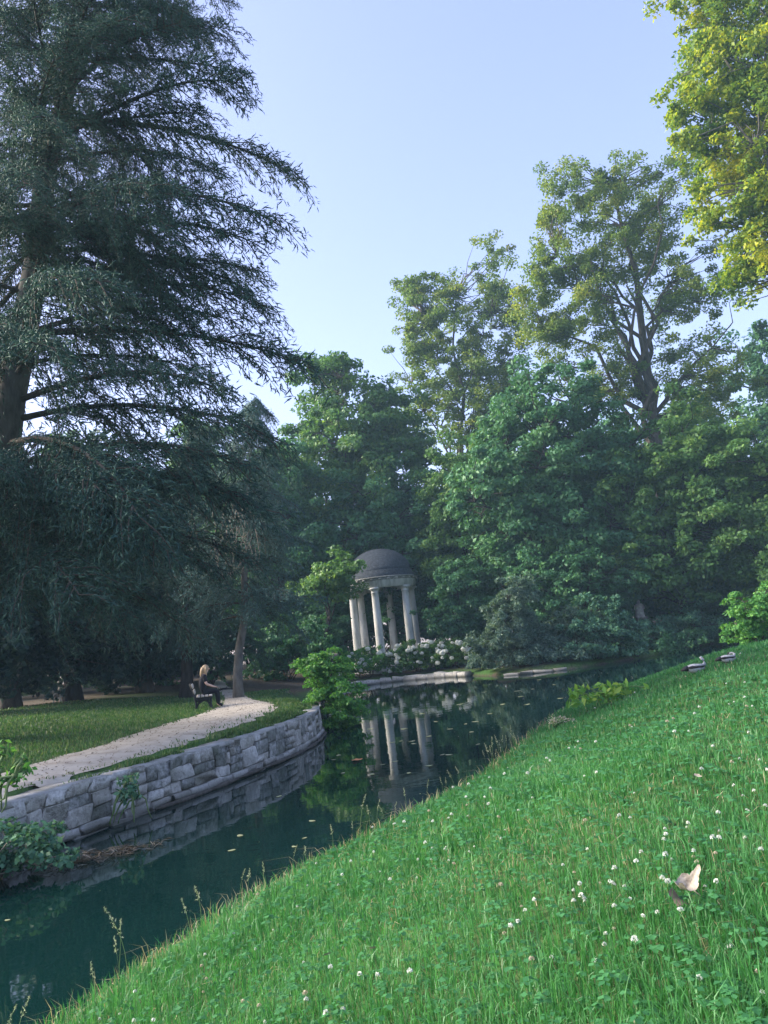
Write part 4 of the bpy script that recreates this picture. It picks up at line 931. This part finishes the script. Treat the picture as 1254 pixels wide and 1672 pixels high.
for s_ in (-1, 1): hm.tube([(0.10, s_ * 0.07, 1.36), (0.09, s_ * 0.105, 1.25), (0.075, s_ * 0.115, 1.13), (0.07, s_ * 0.11, 0.98)], [0.05, 0.048, 0.04, 0.015], 8)
link('hair', hm.mesh('hair', M['hair'], True), person)
fm = MB(); fm.ball((0.205, 0, 1.285), (0.022, 0.016, 0.026), 8, 6)      # nose
link('nose', fm.mesh('nose', M['skin'], True), person)
for s_ in (-1, 1): link('eye', MB().ball((0.185, s_ * 0.034, 1.315), (0.014, 0.016, 0.01), 8, 6).mesh('eye', M['iron'], True), person)
link('mouth', MB().ball((0.192, 0, 1.243), (0.012, 0.026, 0.008), 8, 6).mesh('mouth', M['beak'], True), person)

# fallen dark branch on the path beyond the bench
rb = np.random.default_rng(91); pb = on_ground(370, 1129)
fb = thing('fallen_branch', 'dark fallen branch with twigs lying across the path beyond the bench', 'branch', pb)
mb = MB(); mb.tube([(-0.55, 0, 0.10), (-0.2, 0.06, 0.16), (0.2, -0.03, 0.13), (0.6, 0.05, 0.05)], [0.05, 0.055, 0.045, 0.02], 7)
link('limb', mb.mesh('limb', M['bark_dark'], True), fb)
for q in range(14):
    a = np.array([rb.uniform(-0.5, 0.5), rb.normal(0, 0.04), 0.13]); b = a + np.array([rb.normal(0.12, 0.18), rb.normal(0, 0.2), rb.uniform(-0.1, 0.17)]); b[2] = max(b[2], 0.02)
    link('twig', MB().tube(branch_pts(a, b, rb, 4, 0.1), [0.022, 0.018, 0.013, 0.006], 5).mesh('twig', M['bark_dark'], True), fb)

# white hoop rail under the yews
hp = base_at(92, 38.0)
hr_ = thing('hoop_rail', 'small white metal hoop rail under the yews on the left', 'rail', hp)
mb = MB(); a = np.linspace(0, PI, 11); mb.tube(np.vstack([[(-0.17, 0, -0.1)], np.c_[-0.17 * np.cos(a), 0 * a, 0.30 + 0.13 * np.sin(a)], [(0.17, 0, -0.1)]]), 0.032, 8)
link('hoop', mb.mesh('hoop', M['white_paint'], True), hr_); link('crossbar', MB().tube([(-0.17, 0, 0.2), (0.17, 0, 0.2)], 0.025, 8).mesh('crossbar', M['white_paint'], True), hr_)

# ------------------------------------------------------------------ pale statue among the shrubs
sy_ = 50.6; sp_ = at(1046, 1008, sy_); sg_ = gh(sp_[0], sy_)
stt = thing('statue', 'pale weathered stone figure half hidden in the far shrubs', 'statue', (sp_[0], sy_, sg_))
zb = sp_[2] - sg_
mb = MB(); mb.box((0, 0, zb / 2 - 0.1), (0.62, 0.62, zb + 0.1), bevel=0.03); mb.box((0, 0, zb - 0.04), (0.74, 0.74, 0.1), bevel=0.02)
link('pedestal', mb.mesh('pedestal', M['stone_wall'][2]), stt)
n_a = 28; a = np.arange(n_a) * 2 * PI / n_a; rows = []
for t_, rx_, ry_ in [(0, 0.30, 0.26), (0.15, 0.28, 0.24), (0.4, 0.25, 0.21), (0.6, 0.23, 0.18), (0.78, 0.27, 0.18), (0.86, 0.22, 0.15), (0.9, 0.09, 0.09)]:
    fo = 1 + 0.11 * np.sin(a * 7 + t_ * 3) * (1 - t_ * 0.6)
    rows.append(np.c_[rx_ * fo * np.cos(a), ry_ * fo * np.sin(a) - 0.03 * t_, np.full(n_a, zb + t_)])
Vs = np.vstack(rows); i = np.arange(len(rows) - 1)[:, None] * n_a; j = np.arange(n_a)[None, :]; k = (j + 1) % n_a
Qs = np.stack([i + j, i + k, i + n_a + k, i + n_a + j], -1).reshape(-1, 4)
link('draped_body', mesh_np('draped_body', Vs, None, Qs, [M['statue']], smooth=True), stt)
mb = MB(); mb.ball((0, -0.06, zb + 1.02), (0.105, 0.12, 0.14), 14, 10); mb.tube([(0, -0.02, zb + 0.85), (0, -0.04, zb + 1.0)], [0.075, 0.06], 10)
link('head', mb.mesh('head', M['statue'], True), stt)
for s_ in (-1, 1):
    link('arm', MB().tube([(s_ * 0.22, 0, zb + 0.80), (s_ * 0.30, -0.06, zb + 0.55), (s_ * 0.08, -0.22, zb + 0.50)], [0.075, 0.06, 0.045], 9).mesh('arm', M['statue'], True), stt)

# ------------------------------------------------------------------ ducks at the pond edge
def duck(label, px, py, rz, s=1.0, up=True):
    p_ = on_ground(px, py); g = thing('duck', label, 'duck', (p_[0], p_[1], gh(p_[0], p_[1])), rz, 'ducks resting at the pond edge', s)
    xs = np.linspace(0, 1, 12); n_a = 14; a = np.arange(n_a) * 2 * PI / n_a; rows = []
    for t_ in xs:
        w = 0.19 * (math.sin(PI * min(1, t_ * 0.96 + 0.03)) ** 0.7); h_ = 0.17 * (math.sin(PI * min(1, t_ * 0.93 + 0.04)) ** 0.75)
        zc = 0.15 + 0.07 * (1 - t_) ** 3 + 0.03 * t_
        rows.append(np.c_[np.full(n_a, -0.40 + 0.74 * t_), w * np.cos(a), zc + h_ * np.sin(a)])
    Vs = np.vstack(rows); i = np.arange(len(rows) - 1)[:, None] * n_a; j = np.arange(n_a)[None, :]; k = (j + 1) % n_a
    link('body', mesh_np('body', Vs, None, np.stack([i + j, i + n_a + j, i + n_a + k, i + k], -1).reshape(-1, 4), [M['white_feather']], smooth=True), g)
    for s_ in (-1, 1):
        w = link('wing', MB().ball((-0.06, s_ * 0.125, 0.235), (0.33, 0.075, 0.062), 14, 8).mesh('wing', M['dark_feather'], True), g)
        link('wing_covert', MB().ball((0.03, s_ * 0.125, 0.275), (0.24, 0.07, 0.055), 12, 8).mesh('wing_covert', M['white_feather'], True), g)
    link('tail', MB().tube([(-0.32, 0, 0.21), (-0.45, 0, 0.20), (-0.58, 0, 0.16)], [0.10, 0.075, 0.02], 8).mesh('tail', M['dark_feather'], True), g)
    nk = [(0.26, 0, 0.20), (0.36, 0, 0.32), (0.33, 0, 0.44), (0.26, 0.02, 0.50)] if up else [(0.26, 0, 0.24), (0.33, 0.02, 0.34), (0.26, 0.06, 0.39), (0.10, 0.09, 0.37)]
    link('neck', MB().tube(nk, [0.085, 0.05, 0.042, 0.04], 9).mesh('neck', M['white_feather'], True), g)
    e_ = np.array(nk[-1]); hd = link('head', MB().ball(e_ + [0.02, 0, 0.01], (0.062, 0.045, 0.048), 12, 8).mesh('head', M['dark_feather'] if not up else M['white_feather'], True), g)
    link('beak', MB().tube([e_ + [0.06, 0, 0], e_ + [0.13, 0, -0.015]], [0.024, 0.012], 7).mesh('beak', M['beak'], True), hd)
    return g
duck('white and dark duck resting at the lawn edge with raised neck', 1138, 1100, math.radians(12), 0.5, True)
duck('white and dark duck farther along the lawn edge with neck tucked', 1190, 1083, math.radians(8), 0.42, False)

# ------------------------------------------------------------------ lawn: blades, clover, leaves
def blades(P, hgt, wid, rng, lean=0.5):
    n = len(P); az = rng.uniform(0, 2 * PI, n); ln = np.abs(rng.normal(0, lean, n)); fa = rng.uniform(0, 2 * PI, n)
    d = np.c_[np.cos(az), np.sin(az), 0 * az]; w = np.c_[np.cos(fa), np.sin(fa), 0 * fa] * (wid[:, None] / 2)
    h_ = hgt[:, None]; up = np.array([0, 0, 1.0])
    m1 = P + up * h_ * 0.55 + d * (ln * hgt * 0.25)[:, None]
    tp = P + up * h_ * np.clip(1 - 0.35 * ln, 0.35, 1)[:, None] + d * (ln * hgt * 0.95)[:, None]
    V = np.stack([P - w, P + w, m1 + w * 0.8, m1 - w * 0.8, tp], 1).reshape(-1, 3)
    k = np.arange(n) * 5
    T_ = np.concatenate([np.stack([k, k + 1, k + 2], 1), np.stack([k, k + 2, k + 3], 1), np.stack([k + 3, k + 2, k + 4], 1)])
    return V, T_
rg = np.random.default_rng(5)
def scatter(n, d0, d1, a0, a1, pw=0.0):
    u = rg.random(n); d = d0 * (d1 / d0) ** u if pw == 0 else (d0 ** pw + u * (d1 ** pw - d0 ** pw)) ** (1 / pw)
    a = np.radians(rg.uniform(a0, a1, n)); return d * np.sin(a), d * np.cos(a), d
x, y, d = scatter(290000, 1.25, 36, -52, 46, 0.25)
h_, dn, df, dw, ins, wt = ground_full(x, y)
ok = (~ins) & (wt[0] > 0.5) & (dn > 0.10) & (rg.random(len(x)) < smoothstep(0.05, 0.5, dn + 0.12 * np.sin(y * 3.1) * np.sin(y * 1.3 + 1))); x, y, d, h_, dn = x[ok], y[ok], d[ok], h_[ok], dn[ok]
patch = 0.5 + 0.5 * np.sin(x * 1.1 + 1.3 * np.sin(y * 0.7)) * np.sin(y * 0.9 + 1.1 * np.sin(x * 0.8 + 2))
hg = (0.042 + 0.042 * rg.random(len(x)) + 0.035 * patch) * np.where(dn < 0.7, 1.3, 1.0)
hg *= np.where(rg.random(len(x)) < 0.05, 1.5, 1.0)
wd = np.maximum(0.0042, 0.0012 * d) * rg.uniform(0.7, 1.3, len(x))
V, T_ = blades(np.c_[x, y, h_ - 0.008], hg, wd, rg, 0.6)
o = link('lawn_grass', mesh_np('lawn_grass', V, T_, None, [M['grass']]), kind='stuff'); o['label'] = 'lush green lawn grass on the near bank'
NGR = len(T_)
# dry longer grass along the near edge
x, y, d = scatter(60000, 2.5, 30, -45, 40)
h_, dn, df, dw, ins, wt = ground_full(x, y)
ok = (~ins) & (wt[0] > 0.5) & (dn > 0.05) & (dn < 0.5) & (rg.random(len(x)) < 0.8); x, y, d, h_ = x[ok], y[ok], d[ok], h_[ok]
V, T_ = blades(np.c_[x, y, h_ - 0.005], 0.04 + 0.16 * rg.random(len(x)) ** 2.5, np.maximum(0.004, 0.0011 * d), rg, 1.1)
o = link('edge_grass', mesh_np('edge_grass', V, T_, None, [M['straw']]), kind='stuff'); o['label'] = 'dry straw coloured grass along the water edge'
# dead thatch between the blades
x, y, d = scatter(16000, 1.3, 16, -45, 42); h_, dn, df, dw, ins, wt = ground_full(x, y); ok = (~ins) & (wt[0] > 0.5) & (dn > 0.3) & ((np.sin(x * 1.3 + 2 * np.sin(y * 0.6)) * np.sin(y * 1.7 + x) + rg.normal(0, 0.4, len(x))) > 0.25); x, y, d, h_ = x[ok], y[ok], d[ok], h_[ok]
V, T_ = blades(np.c_[x, y, h_ + 0.01], 0.03 + 0.05 * rg.random(len(x)), np.maximum(0.0035, 0.0010 * d), rg, 1.6)
o = link('thatch', mesh_np('thatch', V, T_, None, [M['straw']]), kind='stuff'); o['label'] = 'dead straw blades lying between the green grass'
# grass of the left bank
x, y, d = scatter(100000, 8, 46, -40, -2, 0.5)
h_, dn, df, dw, ins, wt = ground_full(x, y)
ok = (~ins) & (wt[2] > 0.5) & (dw > 0.42) & ~on_path(x, y) & (dw < 17); 
# the verge between path and wall is ragged, with bare stretches
verge = (x > np.interp(y, PR[:, 1], PR[:, 0])) & (y < 24)
ok &= ~(verge & ((np.sin(y * 1.3 + 0.8) + 0.6 * np.sin(y * 3.1)) < -0.35) & (dw < 0.75))
ok &= rg.random(len(x)) < np.where(dw > 12, 0.35, 1.0)
x, y, d, h_, dw, verge = x[ok], y[ok], d[ok], h_[ok], dw[ok], verge[ok]
V, T_ = blades(np.c_[x, y, h_ - 0.01], np.where(verge, 0.05 + 0.12 * rg.random(len(x)), 0.045 + 0.075 * rg.random(len(x))), 0.0013 * d * rg.uniform(0.7, 1.3, len(x)), rg, 0.45)
o = link('meadow_grass', mesh_np('meadow_grass', V, T_, None, [M['grass_far']]), kind='stuff'); o['label'] = 'rough grass of the left bank'
NGR += len(T_)
q_ = rg.uniform(0, LEN, 24000); off_ = 0.24 + np.abs(rg.normal(0, 0.30, 24000)); cz = np.sin(q_ * 1.9) + 0.8 * np.sin(q_ * 0.83 + 1) + 0.5 * np.sin(q_ * 5.3)
ok = (cz > -0.85); q_, off_, cz = q_[ok], off_[ok], cz[ok]
vx = np.interp(q_, seg, c0[:, 0] ) - np.interp(q_, seg, nn[:, 0]) * off_; vy = np.interp(q_, seg, c0[:, 1]) - np.interp(q_, seg, nn[:, 1]) * off_
ok = ~on_path(vx - 0.12, vy) & (vy > 6); vx, vy, cz, off_ = vx[ok], vy[ok], cz[ok], off_[ok]
vz = np.maximum(ground_h(vx, vy) - 0.01, np.where(off_ < 0.62, 0.735, -1))
V, T_ = blades(np.c_[vx, vy, vz], (0.04 + 0.05 * np.clip(cz + 0.6, 0, 2)) * rg.uniform(0.5, 1.6, len(vx)), 0.0011 * np.hypot(vx, vy), rg, 0.8)
o = link('verge_grass', mesh_np('verge_grass', V, T_, None, [M['grass_far']]), kind='stuff'); o['label'] = 'ragged grass tufts along the top of the stone wall'
# litter and creeping tufts on the path
q_ = rg.integers(0, len(PL) - 1, 2600); f_ = rg.random(2600); t2 = rg.random(2600); e_ = np.where(rg.random(2600) < 0.6, rg.beta(0.5, 0.5, 2600), t2)
lx = (PL[q_, 0] * (1 - f_) + PL[q_ + 1, 0] * f_) * (1 - e_) + (PR[q_, 0] * (1 - f_) + PR[q_ + 1, 0] * f_ - 0.15) * e_; ly = PL[q_, 1] * (1 - f_) + PL[q_ + 1, 1] * f_
Vq, Tq = leaf_quads(np.c_[lx, ly, ground_h(lx, ly) + 0.03], np.c_[rg.normal(0, 0.25, 2600), rg.normal(0, 0.25, 2600), np.ones(2600)], 0.045, rg, 0.6)
o = link('leaf_litter', mesh_np('leaf_litter', Vq, Tq, None, [M['litter']]), kind='stuff'); o['label'] = 'small dry leaves and grit on the path'
ok = (e_ < 0.12) | (e_ > 0.88); V, T_ = blades(np.c_[lx, ly, ground_h(lx, ly)][ok], 0.03 + 0.07 * rg.random(ok.sum()), 0.0014 * np.hypot(lx, ly)[ok], rg, 0.8)
o = link('creeping_grass', mesh_np('creeping_grass', V, T_, None, [M['grass_far']]), kind='stuff'); o['label'] = 'grass creeping over the path edges'
# clover leaves between the blades
x, y, d = scatter(9000, 1.4, 12, -40, 40)
h_, dn, df, dw, ins, wt = ground_full(x, y); ok = (~ins) & (wt[0] > 0.5) & (dn > 0.5); x, y, d, h_ = x[ok], y[ok], d[ok], h_[ok]
Pp, Nn = [], []
for q in range(3):
    a = q * 2 * PI / 3 + x * 7; r0 = np.maximum(0.010, 0.0030 * d); Pp.append(np.c_[x + r0 * np.cos(a), y + r0 * np.sin(a), h_ + 0.05 + 0.03 * np.sin(x * 31)]); Nn.append(np.c_[0.3 * np.cos(a), 0.3 * np.sin(a), 1 + 0 * a])
V, T_ = leaf_quads(np.vstack(Pp), np.vstack(Nn), np.tile(np.maximum(0.021, 0.0062 * d), 3), rg, 0.9)
o = link('clover_leaves', mesh_np('clover_leaves', V, T_, None, [M['clover_leaf']]), kind='stuff'); o['label'] = 'clover leaves among the lawn grass'
# clover flowers, one by one
CF = []
for q in range(5):
    r_ = np.random.default_rng(300 + q); dd = unit(r_.normal(size=(46, 3))); dd[:, 2] = np.abs(dd[:, 2]) * 1.1 - 0.35
    Vq, Tq = leaf_quads(dd * 0.0095, dd * 0.4 + np.cross(dd, r_.normal(size=3)), 0.010, r_, 0.5); CF.append(mesh_np('flower_head', Vq, Tq, None, [M['petal'] if q < 4 else M['faded']]))
sm_ = MB().tube([(0, 0, 0), (0.004, 0, 0.045), (0, 0.003, 0.09)], 0.0014, 4, False).mesh('clover_stem', M['stalk'])
spots = [(1043, 1602), (975, 1620), (590, 1644), (672, 1648), (157, 1643), (540, 1634), (610, 1650), (995, 1580), (992, 1590), (528, 1585), (505, 1610), (840, 1575), (1000, 1500), (1030, 1515), (388, 1510), (383, 1565), (465, 1605),
         (860, 1540), (905, 1612), (875, 1628), (1128, 1395), (1218, 1340), (1205, 1325), (1092, 1397), (960, 1385), (1018, 1378), (1030, 1378), (870, 1340), (805, 1400), (812, 1378), (700, 1420), (760, 1430), (960, 1430), (920, 1455), (735, 1455),
         (1085, 1490), (1060, 1550), (1020, 1495), (945, 1525), (820, 1500), (640, 1480), (680, 1470), (560, 1470), (610, 1430), (1195, 1290), (1150, 1300), (1240, 1280), (1040, 1330), (980, 1300), (700, 1365), (850, 1360), (1180, 1400), (1225, 1415), (1200, 1600), (1240, 1640), (1145, 1660)]
cl_x, cl_y = [], []
for px, py in spots:
    p_ = on_ground(px, py - 22 * 1.0); cl_x.append(p_[0]); cl_y.append(p_[1])
x, y, d = scatter(1600, 1.7, 15, -30, 34); h_, dn, df, dw, ins, wt = ground_full(x, y); ok = (~ins) & (wt[0] > 0.5) & (dn > 0.4) & ((np.sin(x * 2.3 + 1.7 * np.sin(y * 1.1)) * np.sin(y * 2.1 + 1.3 * np.sin(x * 1.7)) + rg.normal(0, 0.25, len(x))) > 0.35)
cl_x += list(x[ok]); cl_y += list(y[ok]); cl_x, cl_y = cl_x[:290], cl_y[:290]
for q, (xx, yy) in enumerate(zip(cl_x, cl_y)):
    s_ = rg.uniform(0.5, 0.92); s_ *= max(1.0, min(1.5, math.hypot(xx, yy) / 5))
    c_ = link('clover_flower', sm_, None, (xx, yy, gh(xx, yy) - 0.004), rg.uniform(0, 6), s_)
    c_.rotation_euler = (rg.normal(0, 0.15), rg.normal(0, 0.15), rg.uniform(0, 6))
    if q % 5 == 4: tag(c_, 'faded tan clover flower among the white ones in the lawn', 'flower', 'faded clover flowers scattered over the lawn')
    else: tag(c_, 'small white clover flower standing in the green lawn', 'flower', 'white clover flowers scattered over the lawn')
    link('flower_head', CF[q % 5], c_, (0, 0.003, 0.093))
# seed stalks along the edge
SK = []
for q in range(6):
    r_ = np.random.default_rng(320 + q); H_ = 0.40 + 0.25 * r_.random(); t_ = np.linspace(0, 1, 7); bend = r_.uniform(0.05, 0.3)
    P_ = np.c_[bend * H_ * t_ ** 2, 0.02 * np.sin(t_ * 3), H_ * t_ * (1 - 0.12 * bend * t_)]
    stm = MB().tube(P_, np.linspace(0.0030, 0.0014, 7), 4, False).mesh('seed_stalk', M['stalk'])
    n_s = 34; u = r_.random(n_s); c_ = np.c_[np.interp(0.70 + 0.30 * u, t_, P_[:, 0]), np.interp(0.70 + 0.30 * u, t_, P_[:, 1]), np.interp(0.70 + 0.30 * u, t_, P_[:, 2])]
    c_ += r_.normal(0, 0.012, c_.shape) * (1.1 - u)[:, None]
    Vq, Tq = leaf_quads(c_, r_.normal(size=(n_s, 3)), 0.026, r_, 0.35, -1.5); SK.append((stm, mesh_np('seed_head', Vq, Tq, None, [M['seed']])))
ns_ = arc(NEAR_S); k_ = 0
sy0 = np.interp(3.6, NEAR_S[:, 1], ns_); sy1 = np.interp(13.5, NEAR_S[:, 1], ns_)
for q in range(42):
    c_ = sy0 + (sy1 - sy0) * ((q + rg.random()) / 42) ** 1.0; p_, t_ = along(NEAR_S, ns_, c_); n2 = np.array([t_[1], -t_[0]]); n2 = n2 if n2[0] > 0 else -n2
    pp = p_ + n2 * rg.uniform(0.12, 0.55); stm, hd = SK[q % 6]
    o = link('seed_stalk', stm, None, (pp[0], pp[1], gh(pp[0], pp[1]) - 0.01), rg.uniform(0, 6.28), rg.uniform(0.4, 0.85))
    tag(o, 'tall dry grass stalk with seed head at the lawn edge', 'grass stalk', 'seed stalks along the lawn edge'); link('seed_head', hd, o)

# fallen leaves on the lawn
def curl_leaf(outline, bend, fold, n=5):
    c = np.array([0.0, 0.0]); rings = [outline * s for s in np.linspace(0.12, 1, n)]
    P_ = np.vstack([[c], *rings]); z = bend * (P_[:, 0] ** 2) + fold * np.abs(P_[:, 1]) + 0.25 * bend * P_[:, 0] * P_[:, 1]
    m = len(outline); Tt = [(0, 1 + k, 1 + (k + 1) % m) for k in range(m)]; Qq = []
    for r in range(n - 1):
        for k in range(m): Qq.append((1 + r * m + k, 1 + (r + 1) * m + k, 1 + (r + 1) * m + (k + 1) % m, 1 + r * m + (k + 1) % m))
    return np.c_[P_, z], Tt, Qq
a = np.linspace(0, 2 * PI, 40, endpoint=False)
lob = (0.055 * (1 + 0.13 * np.cos(5 * a) + 0.07 * np.cos(3 * a + 1) + 0.04 * np.sin(17 * a)))[:, None] * np.c_[np.cos(a), np.sin(a)]
p_ = on_ground(1124, 1496)
lf = thing('fallen_leaf', 'large curled pale brown dead leaf lying on the lawn', 'leaf', (p_[0], p_[1], gh(p_[0], p_[1]) + 0.06), 0.3, scale=0.64)
Vl, Tl, Ql = curl_leaf(lob * np.array([1.25, 0.85]), 16.0, 0.5)
b_ = link('blade', mesh_np('blade', Vl, Tl, Ql, [M['dead_leaf']], smooth=True), lf, (0.01, 0, 0.03)); b_.rotation_euler = (0.45, -0.15, 0.2); b_.scale = (1.15, 1.0, 1.0)
Vl, Tl, Ql = curl_leaf(lob * 0.95, -7.0, 0.2)
b_ = link('lower_blade', mesh_np('lower_blade', Vl, Tl, Ql, [M['dead_leaf_shade']], smooth=True), lf, (-0.035, 0.005, -0.005)); b_.rotation_euler = (0.7, 0.3, 0.5); b_['label'] = 'half of the leaf with its shade painted in dark brown'
link('leaf_stalk', MB().tube([(0.05, 0, 0.02), (0.085, -0.01, -0.015), (0.115, -0.02, -0.03)], [0.003, 0.0025, 0.002], 5).mesh('leaf_stalk', M['dead_leaf']), lf)
for px, py, lab, m in [(1143, 1290, 'small tan leaf lying high on the lawn', 'dead_leaf'), (612, 1582, 'small brown leaf lying low on the lawn among clover', 'dead_leaf'), (537, 1590, 'narrow pale folded leaf standing in the front grass', 'dead_leaf')]:
    p_ = on_ground(px, py); Vl, Tl, Ql = curl_leaf(lob * 0.3 * np.array([1.2, 0.6]), 8.0, 0.3, 3)
    o = link('fallen_leaf', mesh_np('fallen_leaf', Vl, Tl, Ql, [M[m]], smooth=True), None, (p_[0], p_[1], gh(p_[0], p_[1]) + 0.075)); o.rotation_euler = (0.6, 0.3, px); tag(o, lab, 'leaf')
# leaves floating on the pond
FM = []
for q in range(4):
    r_ = np.random.default_rng(340 + q); w = 0.35 + 0.4 * r_.random(); a = np.linspace(0, 2 * PI, 9, endpoint=False); P_ = np.c_[0.08 * np.cos(a) * (1 + 0.15 * np.sin(3 * a)), 0.08 * w * np.sin(a), 0.003 * np.cos(a * 2)]
    FM.append(mesh_np('floating_leaf', np.vstack([P_, [[0, 0, 0.002]]]), [(9, k, (k + 1) % 9) for k in range(9)], None, [M['pad']]))
fx = [(545, 1240), (553, 1233), (640, 1212), (655, 1210), (672, 1210), (676, 1214), (722, 1232), (733, 1232), (700, 1202), (735, 1190), (760, 1182), (776, 1178), (770, 1195), (625, 1248), (608, 1264), (645, 1243), (712, 1178), (750, 1150), (690, 1165), (640, 1155), (800, 1165), (820, 1150), (850, 1137), (870, 1125), (845, 1128), (905, 1118), (880, 1110),
      (392, 1364), (378, 1388), (480, 1382), (497, 1368), (510, 1340), (455, 1300), (12, 1502), (590, 1180), (605, 1190), (560, 1262), (700, 1250), (668, 1262), (790, 1130), (735, 1128), (860, 1150), (915, 1140), (780, 1215), (660, 1190)]
for q, (px, py) in enumerate(fx):
    p_ = at_z(px, py, 0.006); o = link('floating_leaf', FM[q % 4], None, p_, q * 1.7, float(np.clip(np.hypot(p_[0], p_[1]) / 18, 0.5, 1.6)) * (0.8 + 0.5 * ((q * 37) % 10) / 10))
    tag(o, 'small pale leaf floating on the dark pond', 'leaf', 'leaves floating on the pond')
p_ = at_z(583, 1242, 0.008); Vl, Tl, Ql = curl_leaf(lob * 2.0, 1.5, 0.2, 3)
tag(link('floating_leaf', mesh_np('floating_leaf', Vl, Tl, Ql, [M['orange_leaf']], smooth=True), None, p_, 0.5), 'orange brown leaf floating left of the temple reflection', 'leaf')

# pollen and small debris drifting on the surface
n_d = 900; dx = rg.uniform(-6, 9, n_d); dy = rg.uniform(4, 48, n_d); dm = in_pond(dx, dy) & ((np.sin(dx * 1.1 + 0.5 * dy) * np.sin(dy * 0.6 - dx * 0.7) + rg.normal(0, 0.35, n_d)) > 0.2); dx, dy = dx[dm], dy[dm]
Vq, Tq = leaf_quads(np.c_[dx, dy, np.full(len(dx), 0.004)], np.c_[0 * dx, 0 * dx, 1 + 0 * dx] + rg.normal(0, 0.01, (len(dx), 3)), np.clip(0.0022 * dy, 0.012, 0.07), rg, 0.5)
o = link('pond_debris', mesh_np('pond_debris', Vq, Tq, None, [M['pad']]), kind='stuff'); o['label'] = 'pollen and small debris drifting on the pond'

# ------------------------------------------------------------------ weeds and vines
def weed(name, label, px, py, yd, blobs, leaf, seed, size, cat='plant', cover=2.2, cl=0.10, bark='stalk', **k):
    p_ = on_ground(px, py); yy = yd or p_[1]; b_ = at(px, py, yy)
    return T(name, label, (b_[0], yy, gh(b_[0], yy) if yd is None else b_[2]), [px_blob(*b, yy) for b in blobs], leaf, bark, seed, size, cover, cl, 0.012, cat=cat, stems=3, limbs=7, stem_names=('stem', 'foliage'), hollow=0.25, twigs=True, **k)
weed('tall_weed', 'bright green leafy weed with yellowish tips on the lawn edge', 995, 1150, None, [(990, 1125, 34, 12), (1018, 1130, 26, 12), (962, 1138, 26, 12), (945, 1128, 10, 8)], 'leaf_lime', 90, 0.17, droop=0.3, cover=1.5, cl=0.22, aspect=0.42)
weed('low_weed', 'low green weed at the lawn edge beside the temple reflection', 830, 1222, None, [(820, 1212, 14, 10), (842, 1214, 14, 8)], 'leaf_lime', 91, 0.07, cl=0.06)
weed('flowering_weed', 'patch of pale flowering weeds on the lawn edge', 888, 1196, None, [(880, 1192, 36, 7), (912, 1178, 28, 7)], 'faded', 92, 0.03, cl=0.09, cover=0.22)
weed('ivy_vine', 'small teal vine hanging on the stone wall face', 212, 1330, 12.05, [(210, 1275, 12, 14), (205, 1300, 20, 16), (215, 1320, 14, 12)], 'leaf_teal', 93, 0.085, cl=0.09, cover=1.6)
weed('sapling', 'young sapling with large bright leaves at the left picture edge', -8, 1310, 8.6, [(12, 1222, 14, 12), (30, 1262, 22, 20), (2, 1275, 22, 20), (40, 1240, 8, 10)], 'leaf_bright', 94, 0.085, cl=0.08, cover=1.0)
# matted dry reeds at the water below the wall
rr = np.random.default_rng(95); rp = at_z(165, 1400, 0.0)
n_r = 260; P_ = np.c_[rr.normal(0, 0.34, n_r), rr.normal(0, 0.14, n_r), np.abs(rr.normal(0.02, 0.03, n_r))]
Vq, Tq = leaf_quads(P_, np.c_[rr.normal(0, 0.3, n_r), rr.normal(0, 0.3, n_r), np.ones(n_r)], 0.16, rr, 0.10)
tag(link('dry_reeds', mesh_np('dry_reeds', Vq, Tq, None, [M['litter']]), None, rp, 0.5), 'matted dry reeds lying at the foot of the wall beside the bush', 'reeds')
# ------------------------------------------------------------------ evening haze in the air
hz = bpy.data.materials.new('haze'); hz.use_nodes = True
hn = hz.node_tree; hn.nodes.remove(hn.nodes['Principled BSDF'])
pv = hn.nodes.new('ShaderNodeVolumePrincipled'); pv.inputs['Color'].default_value = (0.50, 0.80, 1.0, 1); pv.inputs['Density'].default_value = 0.0007; pv.inputs['Anisotropy'].default_value = 0.0
hn.links.new(pv.outputs[0], hn.nodes['Material Output'].inputs['Volume'])
hb = link('haze', MB().box((0, 45, 19.0), (260, 200, 44)).mesh('haze', hz), kind='stuff')
hb['label'] = 'thin bluish evening haze'
